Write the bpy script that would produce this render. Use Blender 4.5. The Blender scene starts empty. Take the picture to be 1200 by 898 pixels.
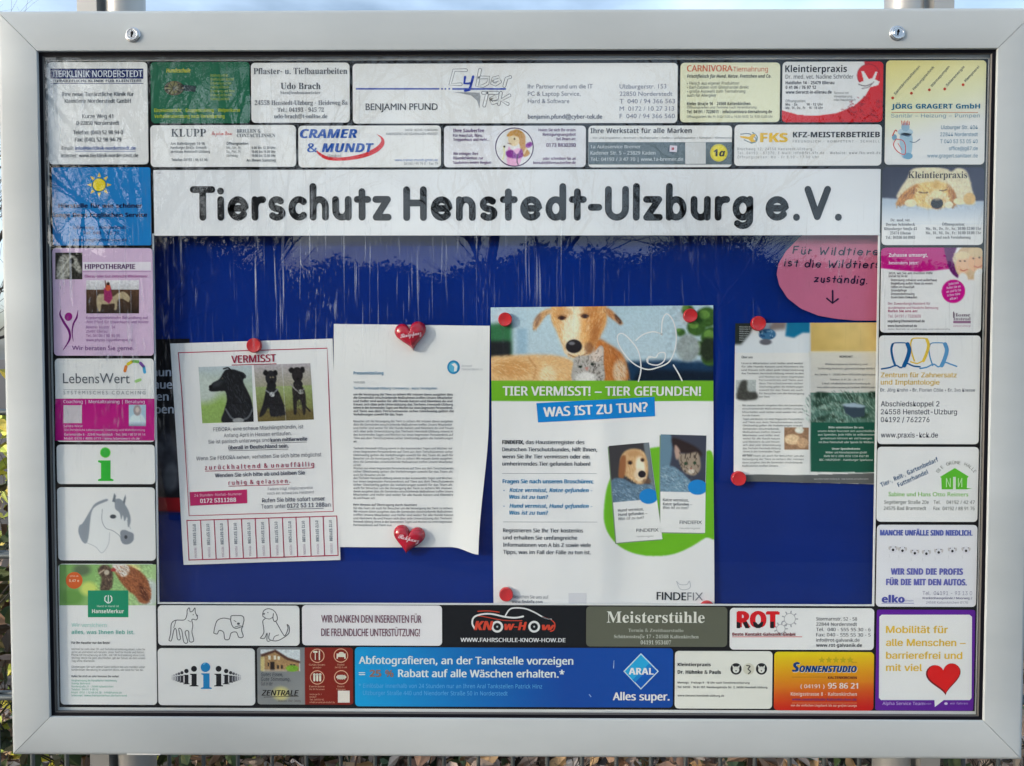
import bpy, math, random, os
import numpy as np
from mathutils import Vector, Matrix, geometry
random.seed(7); rng = np.random.default_rng(7)
S = bpy.context.scene
COL = S.collection

# ------------------------------------------------------------ camera
CAM = np.array([0.004755, -0.965587, 0.039148]); F = 901.8
YAW, PIT, ROL = 0.0083991, -0.032503, -0.000547
def rot(yaw, pitch, roll):
    cy, sy = np.cos(yaw), np.sin(yaw); cp, sp = np.cos(pitch), np.sin(pitch); cr, sr = np.cos(roll), np.sin(roll)
    return np.array([[cy,-sy,0],[sy,cy,0],[0,0,1]]) @ np.array([[1,0,0],[0,cp,-sp],[0,sp,cp]]) @ np.array([[cr,0,sr],[0,1,0],[-sr,0,cr]])
RM = rot(YAW, PIT, ROL)
cam = bpy.data.cameras.new('camera'); co = bpy.data.objects.new('camera', cam); COL.objects.link(co); S.camera = co
cam.sensor_width = 36; cam.lens = 36*F/1200; cam.clip_start = 0.01; cam.clip_end = 3000
m4 = Matrix([[RM[0,0], RM[0,2], -RM[0,1], CAM[0]], [RM[1,0], RM[1,2], -RM[1,1], CAM[1]], [RM[2,0], RM[2,2], -RM[2,1], CAM[2]], [0,0,0,1]])
co.matrix_world = m4

# ------------------------------------------------------------ sky, sun, exposure
SUN = Vector((-1.75, -1.0, 0.52)).normalized()
EL = math.asin(SUN.z); ROTZ = math.atan2(SUN.x, SUN.y)
w = bpy.data.worlds.new('World'); S.world = w; w.use_nodes = True
nt = w.node_tree; N = nt.nodes; L = nt.links
bg = N['Background']
sky = N.new('ShaderNodeTexSky'); sky.sky_type = 'NISHITA'; sky.sun_disc = False
sky.sun_elevation = EL; sky.sun_rotation = ROTZ; sky.air_density = 1.0; sky.dust_density = 3.0; sky.ozone_density = 1.5
tc = N.new('ShaderNodeTexCoord'); mp = N.new('ShaderNodeMapping'); mp.inputs['Scale'].default_value = (1.2, 1.2, 3.5)
cl = N.new('ShaderNodeTexNoise'); cl.inputs['Scale'].default_value = 1.6; cl.inputs['Detail'].default_value = 7
cr = N.new('ShaderNodeValToRGB'); cr.color_ramp.elements[0].position = .34; cr.color_ramp.elements[1].position = .58
cr.color_ramp.elements[1].color = (.75,.75,.75,1)
mx = N.new('ShaderNodeMix'); mx.data_type = 'RGBA'
L.new(tc.outputs['Generated'], mp.inputs[0]); L.new(mp.outputs[0], cl.inputs[0]); L.new(cl.outputs[0], cr.inputs[0])
L.new(cr.outputs[0], mx.inputs[0]); L.new(sky.outputs[0], mx.inputs[6]); mx.inputs[7].default_value = (1,1,1,1)
hs = N.new('ShaderNodeHueSaturation'); hs.inputs['Saturation'].default_value = .6; hs.inputs['Value'].default_value = 1.7; L.new(sky.outputs[0], hs.inputs['Color'])
ad = N.new('ShaderNodeMix'); ad.data_type = 'RGBA'; ad.blend_type = 'ADD'; ad.inputs[0].default_value = 1; L.new(hs.outputs[0], ad.inputs[6]); ad.inputs[7].default_value = (3.0,4.1,5.4,1)
L.new(ad.outputs[2], mx.inputs[7]); L.new(mx.outputs[2], bg.inputs[0]); bg.inputs[1].default_value = 0.15
sl = bpy.data.lights.new('sun', 'SUN'); sl.energy = 2.2; sl.angle = math.radians(.8); sl.color = (1, .95, .88)
so = bpy.data.objects.new('sun', sl); COL.objects.link(so); so.rotation_euler = (-SUN).to_track_quat('-Z', 'Y').to_euler()
S.view_settings.view_transform = 'Standard'; S.view_settings.look = 'None'; S.view_settings.gamma = 1
S.view_settings.use_curve_mapping = False; S.view_settings.exposure = 0.46
S.render.engine = 'CYCLES'; S.cycles.transparent_max_bounces = 12; S.cycles.max_bounces = 6; S.cycles.use_denoising = True; S.cycles.denoising_prefilter = "ACCURATE"

# ------------------------------------------------------------ materials
def mat(name, col, rough=.5, metal=0, spec=.5, noise=None, bump=0, attr=None, coat=0):
    m = bpy.data.materials.new(name); m.use_nodes = True
    n = m.node_tree.nodes; l = m.node_tree.links; p = n['Principled BSDF']
    p.inputs['Base Color'].default_value = (*col, 1); p.inputs['Roughness'].default_value = rough
    p.inputs['Metallic'].default_value = metal; p.inputs['Specular IOR Level'].default_value = spec
    p.inputs['Coat Weight'].default_value = coat
    src = None
    if attr:
        a = n.new('ShaderNodeAttribute'); a.attribute_name = attr; src = a.outputs['Color']
        l.new(src, p.inputs['Base Color'])
    if noise:
        sc_, amt, st = noise
        t = n.new('ShaderNodeTexCoord'); mpp = n.new('ShaderNodeMapping'); mpp.inputs['Scale'].default_value = st
        nz = n.new('ShaderNodeTexNoise'); nz.inputs['Scale'].default_value = sc_; nz.inputs['Detail'].default_value = 6
        l.new(t.outputs['Object'], mpp.inputs[0]); l.new(mpp.outputs[0], nz.inputs[0])
        mr = n.new('ShaderNodeMapRange'); mr.inputs[1].default_value = .3; mr.inputs[2].default_value = .7
        mr.inputs[3].default_value = 1-amt; mr.inputs[4].default_value = 1+amt*.3
        l.new(nz.outputs[0], mr.inputs[0])
        mm = n.new('ShaderNodeMix'); mm.data_type = 'RGBA'; mm.blend_type = 'MULTIPLY'; mm.inputs[0].default_value = 1
        mm.inputs[6].default_value = (*col, 1)
        if src: l.new(src, mm.inputs[6])
        l.new(mr.outputs[0], mm.inputs[7]); l.new(mm.outputs[2], p.inputs['Base Color'])
        if bump:
            b = n.new('ShaderNodeBump'); b.inputs['Strength'].default_value = bump; b.inputs['Distance'].default_value = .002
            l.new(nz.outputs[0], b.inputs['Height']); l.new(b.outputs[0], p.inputs['Normal'])
    return m
M_INK = mat("printed_card", (.8,.8,.8), .5, spec=.10, noise=(9, .04, (1,1,1)), attr='Col')
M_PAPER = mat('printed_paper', (.8,.8,.8), .75, spec=.15, noise=(13, .05, (1,1,.5)), bump=.6, attr='Col')
M_ALU = mat('anodised_aluminium', (.47,.50,.50), .55, metal=.04, spec=.3, noise=(5.0, .16, (.45,1,1.4)))  # mottled base colour holds smudges and the soft patchy reflections on the frame
M_RAIL = mat('glass_rail_aluminium', (.075,.07,.065), .5, metal=.2)
M_RUB = mat('black_rubber', (.005,.005,.008), .6, spec=.08)
M_BLUE = mat('blue_felt_board', (.0004,.022,.215), .85, spec=.06, noise=(5, .22, (1,1,1)))
M_CHROME = mat('chrome_lock', (.62,.63,.64), .22, metal=.95)
M_DARK = mat('dark_gap', (.004,.004,.005), .7, spec=.1)
M_RED = mat('red_magnet_plastic', (.62,.022,.028), .28, coat=.4, noise=(40,.15,(1,1,1)))
M_HEART = mat('crimson_magnet_plastic', (.50,.006,.030), .2, coat=.6, noise=(60,.2,(1,1,1)))
M_POST = mat('galvanised_post', (.42,.41,.385), .42, metal=.45, noise=(6, .14, (1,1,.3)))
M_BAR = mat('galvanised_wire', (.12,.135,.135), .5, metal=.4, noise=(30,.3,(1,1,1)))
M_GROUND = mat('leaf_soil', (.07,.052,.04), .95, noise=(30,.5,(1,1,1)), bump=.6)
M_LEAF = mat('leaf_blades', (.3,.2,.1), .65, noise=(25,.25,(1,1,1)), attr='Col')
M_BARK = mat('bark', (.045,.038,.03), .85, noise=(18,.4,(1,1,.3)), bump=.5)

def glass_mat():
    m = bpy.data.materials.new('wet_streaked_glass'); m.use_nodes = True
    n = m.node_tree.nodes; l = m.node_tree.links; n.remove(n['Principled BSDF']); out = n['Material Output']
    tr = n.new('ShaderNodeBsdfTransparent'); gl = n.new('ShaderNodeBsdfGlossy'); df = n.new('ShaderNodeBsdfDiffuse')
    tr.inputs[0].default_value = (.965,.975,.97,1); gl.inputs['Roughness'].default_value = .004
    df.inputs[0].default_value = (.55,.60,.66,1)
    fr = n.new('ShaderNodeFresnel'); fr.inputs[0].default_value = 1.5
    ge = n.new('ShaderNodeNewGeometry')
    inv = n.new('ShaderNodeMath'); inv.operation = 'SUBTRACT'; inv.inputs[0].default_value = 1; l.new(ge.outputs['Backfacing'], inv.inputs[1])
    f2 = n.new('ShaderNodeMath'); f2.operation = 'MULTIPLY'; f2.inputs[1].default_value = 1.9; l.new(fr.outputs[0], f2.inputs[0])
    f3 = n.new('ShaderNodeMath'); f3.operation = 'MULTIPLY'; l.new(f2.outputs[0], f3.inputs[0]); l.new(inv.outputs[0], f3.inputs[1]); f3.use_clamp = True
    t = n.new('ShaderNodeTexCoord')
    def nz(scale, vs, det=4, dist=0, rotz=0):
        mpp = n.new('ShaderNodeMapping'); mpp.inputs['Scale'].default_value = vs; mpp.inputs['Rotation'].default_value = (0, rotz, 0)
        l.new(t.outputs['Object'], mpp.inputs[0]); x = n.new('ShaderNodeTexNoise'); x.inputs['Scale'].default_value = scale
        x.inputs['Detail'].default_value = det; x.inputs['Distortion'].default_value = dist; l.new(mpp.outputs[0], x.inputs[0]); return x.outputs[0]
    def rng_(src, a, b, c=0, d=1):
        r = n.new('ShaderNodeMapRange'); r.inputs[1].default_value = a; r.inputs[2].default_value = b; r.inputs[3].default_value = c; r.inputs[4].default_value = d
        l.new(src, r.inputs[0]); return r.outputs[0]
    def mul(a, b):
        x = n.new('ShaderNodeMath'); x.operation = 'MULTIPLY'; l.new(a, x.inputs[0]); l.new(b, x.inputs[1]); x.use_clamp = True; return x.outputs[0]
    def mxx(a, b):
        x = n.new('ShaderNodeMath'); x.operation = 'MAXIMUM'; l.new(a, x.inputs[0]); l.new(b, x.inputs[1]); return x.outputs[0]
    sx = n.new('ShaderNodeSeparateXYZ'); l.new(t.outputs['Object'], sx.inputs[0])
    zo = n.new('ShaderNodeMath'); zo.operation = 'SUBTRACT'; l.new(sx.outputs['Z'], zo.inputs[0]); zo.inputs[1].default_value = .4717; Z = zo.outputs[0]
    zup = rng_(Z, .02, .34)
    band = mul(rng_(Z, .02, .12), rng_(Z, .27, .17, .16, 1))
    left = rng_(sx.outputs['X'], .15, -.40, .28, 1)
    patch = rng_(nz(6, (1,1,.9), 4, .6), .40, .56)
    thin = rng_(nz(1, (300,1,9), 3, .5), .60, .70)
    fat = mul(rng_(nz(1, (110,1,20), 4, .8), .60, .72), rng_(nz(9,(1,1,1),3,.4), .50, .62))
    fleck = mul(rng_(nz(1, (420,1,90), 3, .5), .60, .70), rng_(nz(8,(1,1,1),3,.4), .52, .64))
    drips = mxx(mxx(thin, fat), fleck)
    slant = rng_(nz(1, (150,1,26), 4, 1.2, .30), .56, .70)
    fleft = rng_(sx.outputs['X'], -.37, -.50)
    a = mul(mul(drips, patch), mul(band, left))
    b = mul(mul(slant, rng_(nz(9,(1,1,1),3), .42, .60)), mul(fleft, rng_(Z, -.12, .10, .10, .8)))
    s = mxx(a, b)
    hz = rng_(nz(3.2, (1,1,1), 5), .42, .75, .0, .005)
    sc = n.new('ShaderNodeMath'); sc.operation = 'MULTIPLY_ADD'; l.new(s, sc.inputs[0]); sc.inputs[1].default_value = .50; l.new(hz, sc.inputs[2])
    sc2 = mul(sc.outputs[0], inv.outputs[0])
    bmp = n.new('ShaderNodeBump'); bmp.inputs['Strength'].default_value = .02; bmp.inputs['Distance'].default_value = .001
    hh = mul(nz(1, (70,1,22), 3, .5), zup); l.new(hh, bmp.inputs['Height'])
    l.new(bmp.outputs[0], gl.inputs['Normal'])
    m1 = n.new('ShaderNodeMixShader'); l.new(f3.outputs[0], m1.inputs[0]); l.new(tr.outputs[0], m1.inputs[1]); l.new(gl.outputs[0], m1.inputs[2])
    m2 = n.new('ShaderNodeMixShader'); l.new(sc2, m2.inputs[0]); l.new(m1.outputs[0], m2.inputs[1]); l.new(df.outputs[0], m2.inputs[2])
    l.new(m2.outputs[0], out.inputs[0]); return m
M_GLASS = glass_mat()

# ------------------------------------------------------------ geometry helpers
def px2b(p, y0):
    p = np.atleast_2d(np.asarray(p, float))
    d = np.stack([(p[:,0]-600)/F, np.ones(len(p)), (449-p[:,1])/F], 1) @ RM.T
    t = (y0-CAM[1])/d[:,1]
    q = CAM + d*t[:,None]
    return q[:, [0,2]]
def lin(c):
    c = np.asarray(c, float)/255
    return np.where(c <= .04045, c/12.92, ((c+.055)/1.055)**2.4)
def ink(c):
    return np.clip(lin(c)*1.12-.004, .002, .84)
def mesh_obj(name, V, faces, material, parent=None, cols=None, smooth=False):
    """faces: list of index arrays (n,3) or (n,4), or of tuples"""
    me = bpy.data.meshes.new(name)
    V = np.asarray(V, np.float32)
    loops = []; tot = []
    for f in faces:
        f = np.asarray(f)
        if f.ndim == 1: loops.append(f); tot.append(np.array([len(f)]))
        elif len(f): loops.append(f.ravel()); tot.append(np.full(len(f), f.shape[1]))
    loops = np.concatenate(loops).astype(np.int32); tot = np.concatenate(tot).astype(np.int32)
    me.vertices.add(len(V)); me.vertices.foreach_set('co', V.ravel())
    me.loops.add(len(loops)); me.loops.foreach_set('vertex_index', loops)
    me.polygons.add(len(tot)); st = np.concatenate([[0], np.cumsum(tot)[:-1]]).astype(np.int32)
    me.polygons.foreach_set('loop_start', st)
    me.polygons.foreach_set('use_smooth', np.full(len(tot), bool(smooth)))
    me.update(calc_edges=True); me.validate()
    if cols is not None:
        at = me.color_attributes.new('Col', 'FLOAT_COLOR', 'POINT')
        c = np.ones((len(V), 4), np.float32); c[:, :3] = cols; at.data.foreach_set('color', c.ravel())
    me.materials.append(material)
    o = bpy.data.objects.new(name, me); COL.objects.link(o)
    if parent: o.parent = parent
    return o
def thing(name, label, cat, loc=(0,0,0), group=None):
    o = bpy.data.objects.new(name, None); COL.objects.link(o); o.location = loc; o.empty_display_size = .02
    o['label'] = label; o['category'] = cat
    if group: o['group'] = group
    return o
def boxv(x0, x1, y0, y1, z0, z1):
    V = [(x,y,z) for x in (x0,x1) for y in (y0,y1) for z in (z0,z1)]
    Fc = np.array([(0,1,3,2),(4,6,7,5),(0,4,5,1),(2,3,7,6),(0,2,6,4),(1,5,7,3)])
    return np.array(V), Fc
def tube(path, radii, n=8):
    V = []; Fc = []
    P = [Vector(p) for p in path]
    for i, p in enumerate(P):
        d = (P[min(i+1, len(P)-1)]-P[max(i-1, 0)]).normalized()
        a = d.orthogonal().normalized() if i == 0 else (a - d*a.dot(d)).normalized()
        b = d.cross(a)
        for k in range(n):
            t = 2*math.pi*k/n; V.append(p + (a*math.cos(t)+b*math.sin(t))*radii[i])
    for i in range(len(P)-1):
        for k in range(n): Fc.append((i*n+k, i*n+(k+1)%n, (i+1)*n+(k+1)%n, (i+1)*n+k))
    return np.array([tuple(v) for v in V]), np.array(Fc)
def merge(parts):
    V = []; Fs = []; o = 0
    for v, f in parts:
        V.append(v); Fs.append(np.asarray(f)+o); o += len(v)
    return np.concatenate(V), Fs

# ------------------------------------------------------------ glyph cache
FD = bpy.utils.system_resource('DATAFILES', path='fonts')
def lf(n):
    try: return bpy.data.fonts.load(os.path.join(FD, n))
    except Exception: return None
f_i = lf('Inter.woff2'); f_m = lf('NotoSansMath-Regular.woff2'); f_h = lf('NotoSansHebrew-Regular.woff2'); f_d = lf('DejaVuSansMono.woff2')
def mm(c, base, dig=None):
    if 'A' <= c <= 'Z': return chr(base+ord(c)-65)
    if 'a' <= c <= 'z':
        if base == 0x1D434 and c == 'h': return '\u210e'
        return chr(base+26+ord(c)-97)
    if dig and '0' <= c <= '9': return chr(dig+ord(c)-48)
    return c
FONTS = {'g': (None, None, None), 'i': (f_i, None, None), 'n': (f_h, None, None), 'b': (f_m, 0x1D5D4, 0x1D7EC), 'bi': (f_m, 0x1D63C, 0x1D7EC),
         'it': (f_m, 0x1D608, None), 's': (f_m, 0x1D400, 0x1D7CE), 'si': (f_m, 0x1D434, None), 'sc': (f_m, 0x1D4D0, 0x1D7CE), 'm': (f_d, None, None)}
DOTS = {'ä': 'a', 'ö': 'o', 'ü': 'u', 'Ä': 'A', 'Ö': 'O', 'Ü': 'U'}
CH = 'ABCDEFGHIJKLMNOPQRSTUVWXYZabcdefghijklmnopqrstuvwxyz0123456789.,:;-–!?()/&@|%=*+•·"\'ß'
G = {}
def build_glyphs():
    tmp = []
    for k, (fo, base, dig) in FONTS.items():
        if fo is None and k != 'g': fo = None
        for ch in CH + 'äöüÄÖÜ':
            if ch in DOTS and base: continue
            s = mm(ch, base, dig) if base else ch
            if base and ch == 'ß': s = 'ß' if k not in ('s','si','sc','b','bi','it') else mm('B', base) if 0 else chr(0x3b2)
            objs = []
            for body in (s, s+'|'):
                c = bpy.data.curves.new('g', 'FONT'); c.body = body
                if fo: c.font = fo
                c.resolution_u = 3; o = bpy.data.objects.new('g', c); COL.objects.link(o); objs.append(o)
            tmp.append((k, ch, objs))
    dg = bpy.context.evaluated_depsgraph_get()
    raw = {}
    for k, ch, objs in tmp:
        r = []
        for o in objs:
            e = o.evaluated_get(dg); me = e.to_mesh()
            v = np.zeros(len(me.vertices)*3, np.float32); me.vertices.foreach_get('co', v); v = v.reshape(-1, 3)[:, :2].astype(float)
            me.calc_loop_triangles(); t = np.zeros(len(me.loop_triangles)*3, np.int32); me.loop_triangles.foreach_get('vertices', t)
            r.append((v, t.reshape(-1, 3))); e.to_mesh_clear()
        raw[k, ch] = r
    for k in FONTS:
        barx = raw[k, '|'][0][0][:, 0].max(); cap = raw[k, 'H'][0][0][:, 1].max()
        for ch in CH + 'äöüÄÖÜ':
            if (k, ch) not in raw: continue
            (v, t), (v2, _) = raw[k, ch]
            adv = (v2[:, 0].max()-barx)/cap
            G[k, ch] = (v/cap, t, adv)
        for ch, b in DOTS.items():
            if (k, ch) in G: continue
            v, t, adv = G[k, b]; mxx_ = (v[:,0].max()+v[:,0].min())/2; top = v[:,1].max()+.17
            vs, ts = [v], [t]; o_ = len(v)
            for s_ in (-1, 1):
                a = np.arange(8)*math.pi/4; vs.append(np.stack([mxx_+s_*.17+.085*np.cos(a), top+.085*np.sin(a)], 1))
                ts.append(np.array([(o_, o_+i, o_+i+1) for i in range(1, 7)])); o_ += 8
            G[k, ch] = (np.concatenate(vs), np.concatenate(ts), adv)
        a = np.arange(8)*math.pi/4; ft = np.array([(0, i, i+1) for i in range(1, 7)])
        for ch, r_ in (('·', .09), ('•', .17)): G[k, ch] = (np.stack([.3+r_*np.cos(a), .38+r_*np.sin(a)], 1), ft, .6)
        G[k, '–'] = (np.array([(.05,.33),(.75,.33),(.75,.43),(.05,.43)]), np.array([(0,1,2),(0,2,3)]), .8)
        a = G[k, 'n'][2]; G[k, ' '] = (np.zeros((0,2)), np.zeros((0,3), int), a*.5)
    for k, ch, objs in tmp:
        for o in objs: c = o.data; bpy.data.objects.remove(o); bpy.data.curves.remove(c)
build_glyphs()

# rounded stroke alphabet for the header and the handwriting; units: cap height 1, x height .72
def arc(cx, cy, rx, ry, a0, a1, n=14):
    t = np.radians(np.linspace(a0, a1, n)); return [(cx+rx*math.cos(a), cy+ry*math.sin(a)) for a in t]
SG = {
 'T': ([[(0,.93),(.62,.93)], [(.31,.93),(.31,.07)]], .64),
 'i': ([[(.07,.62),(.07,.07)], [(.07,.88),(.07,.885)]], .14),
 'e': ([[(.07,.35),(.54,.35)]+arc(.31,.345,.24,.275,2,320,20)], .60),
 'r': ([[(.07,.62),(.07,.07)], [(.07,.40)]+arc(.30,.36,.23,.26,165,80,8)], .36),
 's': ([arc(.24,.48,.17,.14,40,250,10)+arc(.24,.20,.18,.135,85,-145,10)], .48),
 'c': ([arc(.30,.345,.235,.275,50,310,18)], .50),
 'h': ([[(.07,1.02),(.07,.07)], [(.07,.40)]+arc(.28,.39,.20,.23,165,0,12)+[(.48,.07)]], .55),
 'n': ([[(.07,.62),(.07,.07)], [(.07,.40)]+arc(.28,.39,.20,.23,165,0,12)+[(.48,.07)]], .55),
 'u': ([[(.07,.62)]+arc(.28,.29,.21,.22,180,345,12), [(.49,.62),(.49,.07)]], .56),
 't': ([[(.19,.86),(.19,.07)], [(.03,.62),(.38,.62)]], .40),
 'z': ([[(.05,.62),(.44,.62)], [(.44,.62),(.06,.07)], [(.06,.07),(.46,.07)]], .50),
 'H': ([[(.07,.93),(.07,.07)], [(.60,.93),(.60,.07)], [(.07,.52),(.60,.52)]], .67),
 'd': ([arc(.29,.345,.22,.275,0,360,24), [(.51,1.02),(.51,.07)]], .58),
 'a': ([arc(.29,.345,.22,.275,0,360,24), [(.51,.62),(.51,.07)]], .58),
 'b': ([arc(.29,.345,.22,.275,0,360,24), [(.07,1.02),(.07,.07)]], .58),
 'g': ([arc(.29,.345,.22,.275,0,360,24), [(.51,.62),(.51,.02)]+arc(.29,.0,.22,.19,0,-140,9)], .58),
 'l': ([[(.07,1.02),(.07,.07)]], .14),
 '-': ([[(.03,.38),(.27,.38)]], .30),
 'U': ([[(.07,.93)]+arc(.34,.34,.27,.27,180,360,14)+[(.61,.93)]], .68),
 '.': ([[(.07,.07),(.07,.075)]], .14),
 'V': ([[(.05,.93),(.33,.09)], [(.33,.09),(.62,.93)]], .67),
 'F': ([[(.07,.93),(.07,.07)], [(.07,.93),(.5,.95)], [(.07,.52),(.42,.53)]], .52),
 'W': ([[(.05,.93),(.2,.09)], [(.2,.09),(.38,.6)], [(.38,.6),(.55,.09)], [(.55,.09),(.78,.95)]], .82),
 'ü': ([[(.07,.62)]+arc(.28,.29,.21,.22,180,345,12), [(.49,.62),(.49,.07)], [(.18,.86),(.18,.865)], [(.38,.86),(.38,.865)]], .56),
 'ä': ([arc(.29,.345,.22,.275,0,360,24), [(.51,.62),(.51,.07)], [(.2,.86),(.2,.865)], [(.4,.86),(.4,.865)]], .58),
 ' ': ([], .30),
}

# ------------------------------------------------------------ canvas (numpy drawing used as print pigment per vertex)
def vnoise(h, w, sy, sx, seed=0):
    r = np.random.default_rng(seed); gh, gw = int(h/sy)+3, int(w/sx)+3
    g = r.random((gh, gw)); y = np.arange(h)/sy; x = np.arange(w)/sx
    yi = y.astype(int); xi = x.astype(int); fy = (y-yi)[:,None]; fx = (x-xi)[None]
    fy = fy*fy*(3-2*fy); fx = fx*fx*(3-2*fx)
    a = g[yi][:, xi]; b = g[yi][:, xi+1]; c = g[yi+1][:, xi]; d = g[yi+1][:, xi+1]
    return (a*(1-fx)+b*fx)*(1-fy)+(c*(1-fx)+d*fx)*fy - .5
class Canvas:
    def __init__(s, x0, y0, x1, y1, bg, r=2.0):
        s.x0, s.y0, s.r = x0, y0, r; s.w = int((x1-x0)*r)+2; s.h = int((y1-y0)*r)+2
        s.a = np.zeros((s.h, s.w, 3)); s.a[:] = bg
        s.X = x0+np.arange(s.w)[None]/r; s.Y = y0+np.arange(s.h)[:,None]/r
    def put(s, m, col):
        col = np.asarray(col, float); s.a = s.a*(1-m[...,None])+col*m[...,None]; return s
    def blur(s, m, px):
        k = int(px*s.r)
        if k < 1: return m
        for _ in range(2):
            for ax in (0, 1):
                p = np.pad(m, [(k+1, k) if i == ax else (0, 0) for i in range(2)], mode='edge'); c = np.cumsum(p, ax); n_ = m.shape[ax]
                m = (np.take(c, range(2*k+1, 2*k+1+n_), ax)-np.take(c, range(0, n_), ax))/(2*k+1)
        return m
    def poly(s, pts, col, soft=.5, al=1, smooth=False):
        if smooth: pts = crom(pts, True)
        m = np.zeros((s.h, s.w), bool); P = list(pts)
        X = np.broadcast_to(s.X, m.shape)
        for (ax, ay), (bx, by) in zip(P, P[1:]+P[:1]):
            if ay == by: continue
            c = ((ay > s.Y) != (by > s.Y)); xx = ax+(s.Y-ay)*(bx-ax)/(by-ay)
            m ^= (c & (X < xx))
        return s.put(s.blur(m.astype(float), soft)*al, col)
    def ell(s, cx, cy, rx, ry, col, soft=.6, ang=0, al=1):
        a = math.radians(ang); dx = s.X-cx; dy = s.Y-cy; u = dx*math.cos(a)+dy*math.sin(a); v = -dx*math.sin(a)+dy*math.cos(a)
        d = (1-np.sqrt((u/rx)**2+(v/ry)**2))*min(rx, ry)
        return s.put(np.clip(d/max(soft, .3)+.5, 0, 1)*al, col)
    def line(s, pts, wd, col, soft=.4, al=1, smooth=True):
        if smooth and len(pts) > 2: pts = crom(pts)
        D = np.full((s.h, s.w), 1e9)
        for (ax, ay), (bx, by) in zip(pts, pts[1:]):
            vx, vy = bx-ax, by-ay; q = vx*vx+vy*vy+1e-9; t = np.clip(((s.X-ax)*vx+(s.Y-ay)*vy)/q, 0, 1)
            D = np.minimum(D, (s.X-ax-t*vx)**2+(s.Y-ay-t*vy)**2)
        return s.put(np.clip((wd/2-np.sqrt(D))/soft+.5, 0, 1)*al, col)
    def fur(s, pts, n, ln, ang, cols, al=.6, wd=.7, seed=1, jit=25):
        r = np.random.default_rng(seed); P = np.array(crom(pts, True)); lo = P.min(0); hi = P.max(0); k = 0
        while k < n:
            k += 1; x, y = r.uniform(lo, hi); c = False
            for (ax, ay), (bx, by) in zip(P, np.roll(P, -1, 0)):
                if (ay > y) != (by > y) and x < ax+(y-ay)*(bx-ax)/(by-ay): c = not c
            if not c: continue
            a = math.radians((ang(x, y) if callable(ang) else ang)+r.uniform(-jit, jit)); L_ = ln*r.uniform(.5, 1.3); x2, y2 = x+L_*math.cos(a), y+L_*math.sin(a)
            i0 = max(0, int((min(x, x2)-s.x0-wd-1)*s.r)); i1 = int((max(x, x2)-s.x0+wd+1)*s.r)+1; j0 = max(0, int((min(y, y2)-s.y0-wd-1)*s.r)); j1 = int((max(y, y2)-s.y0+wd+1)*s.r)+1
            X = s.X[:, i0:i1]; Y = s.Y[j0:j1]
            if X.size == 0 or Y.size == 0: continue
            vx, vy = x2-x, y2-y; t = np.clip(((X-x)*vx+(Y-y)*vy)/(vx*vx+vy*vy+1e-9), 0, 1); D = np.sqrt((X-x-t*vx)**2+(Y-y-t*vy)**2)
            m = (np.clip((wd/2-D)/.5+.5, 0, 1)*al)[..., None]; s.a[j0:j1, i0:i1] = s.a[j0:j1, i0:i1]*(1-m)+np.asarray(cols[r.integers(len(cols))], float)*m
        return s
    def grad(s, x0, y0, x1, y1, c0, c1, al=1, box=None):
        vx, vy = x1-x0, y1-y0; t = np.clip(((s.X-x0)*vx+(s.Y-y0)*vy)/(vx*vx+vy*vy), 0, 1)[..., None]
        c = np.asarray(c0, float)*(1-t)+np.asarray(c1, float)*t; m = np.full((s.h, s.w, 1), float(al))
        if box: m = m*(((s.X >= box[0])&(s.X <= box[2])&(s.Y >= box[1])&(s.Y <= box[3]))[..., None])
        s.a = s.a*(1-m)+c*m; return s
    def noise(s, amp, sy, sx, seed=0, box=None):
        n_ = vnoise(s.h, s.w, sy*s.r, sx*s.r, seed)[..., None]*amp*2
        if box: n_ = n_*(((s.X >= box[0])&(s.X <= box[2])&(s.Y >= box[1])&(s.Y <= box[3]))[..., None])
        s.a = np.clip(s.a*(1+n_/140)+n_*.35, 0, 255); return s
    def at(s, p):
        x = np.clip((p[:,0]-s.x0)*s.r, 0, s.w-1.001); y = np.clip((p[:,1]-s.y0)*s.r, 0, s.h-1.001)
        i = x.astype(int); j = y.astype(int); fx = (x-i)[:,None]; fy = (y-j)[:,None]
        return (s.a[j,i]*(1-fx)+s.a[j,i+1]*fx)*(1-fy)+(s.a[j+1,i]*(1-fx)+s.a[j+1,i+1]*fx)*fy
def crom(P, closed=False, n=6):
    P = [np.array(p, float) for p in P]; out = []
    K = len(P); rngk = range(K if closed else K-1)
    for i in rngk:
        if closed: a, b, c, d = P[i-1], P[i], P[(i+1)%K], P[(i+2)%K]
        else: a, b, c, d = P[max(i-1,0)], P[i], P[i+1], P[min(i+2,K-1)]
        for t in np.arange(n)/n:
            out.append(tuple(.5*((2*b)+(-a+c)*t+(2*a-5*b+4*c-d)*t*t+(-a+3*b-3*c+d)*t**3)))
    if not closed: out.append(tuple(P[-1]))
    return out

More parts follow.
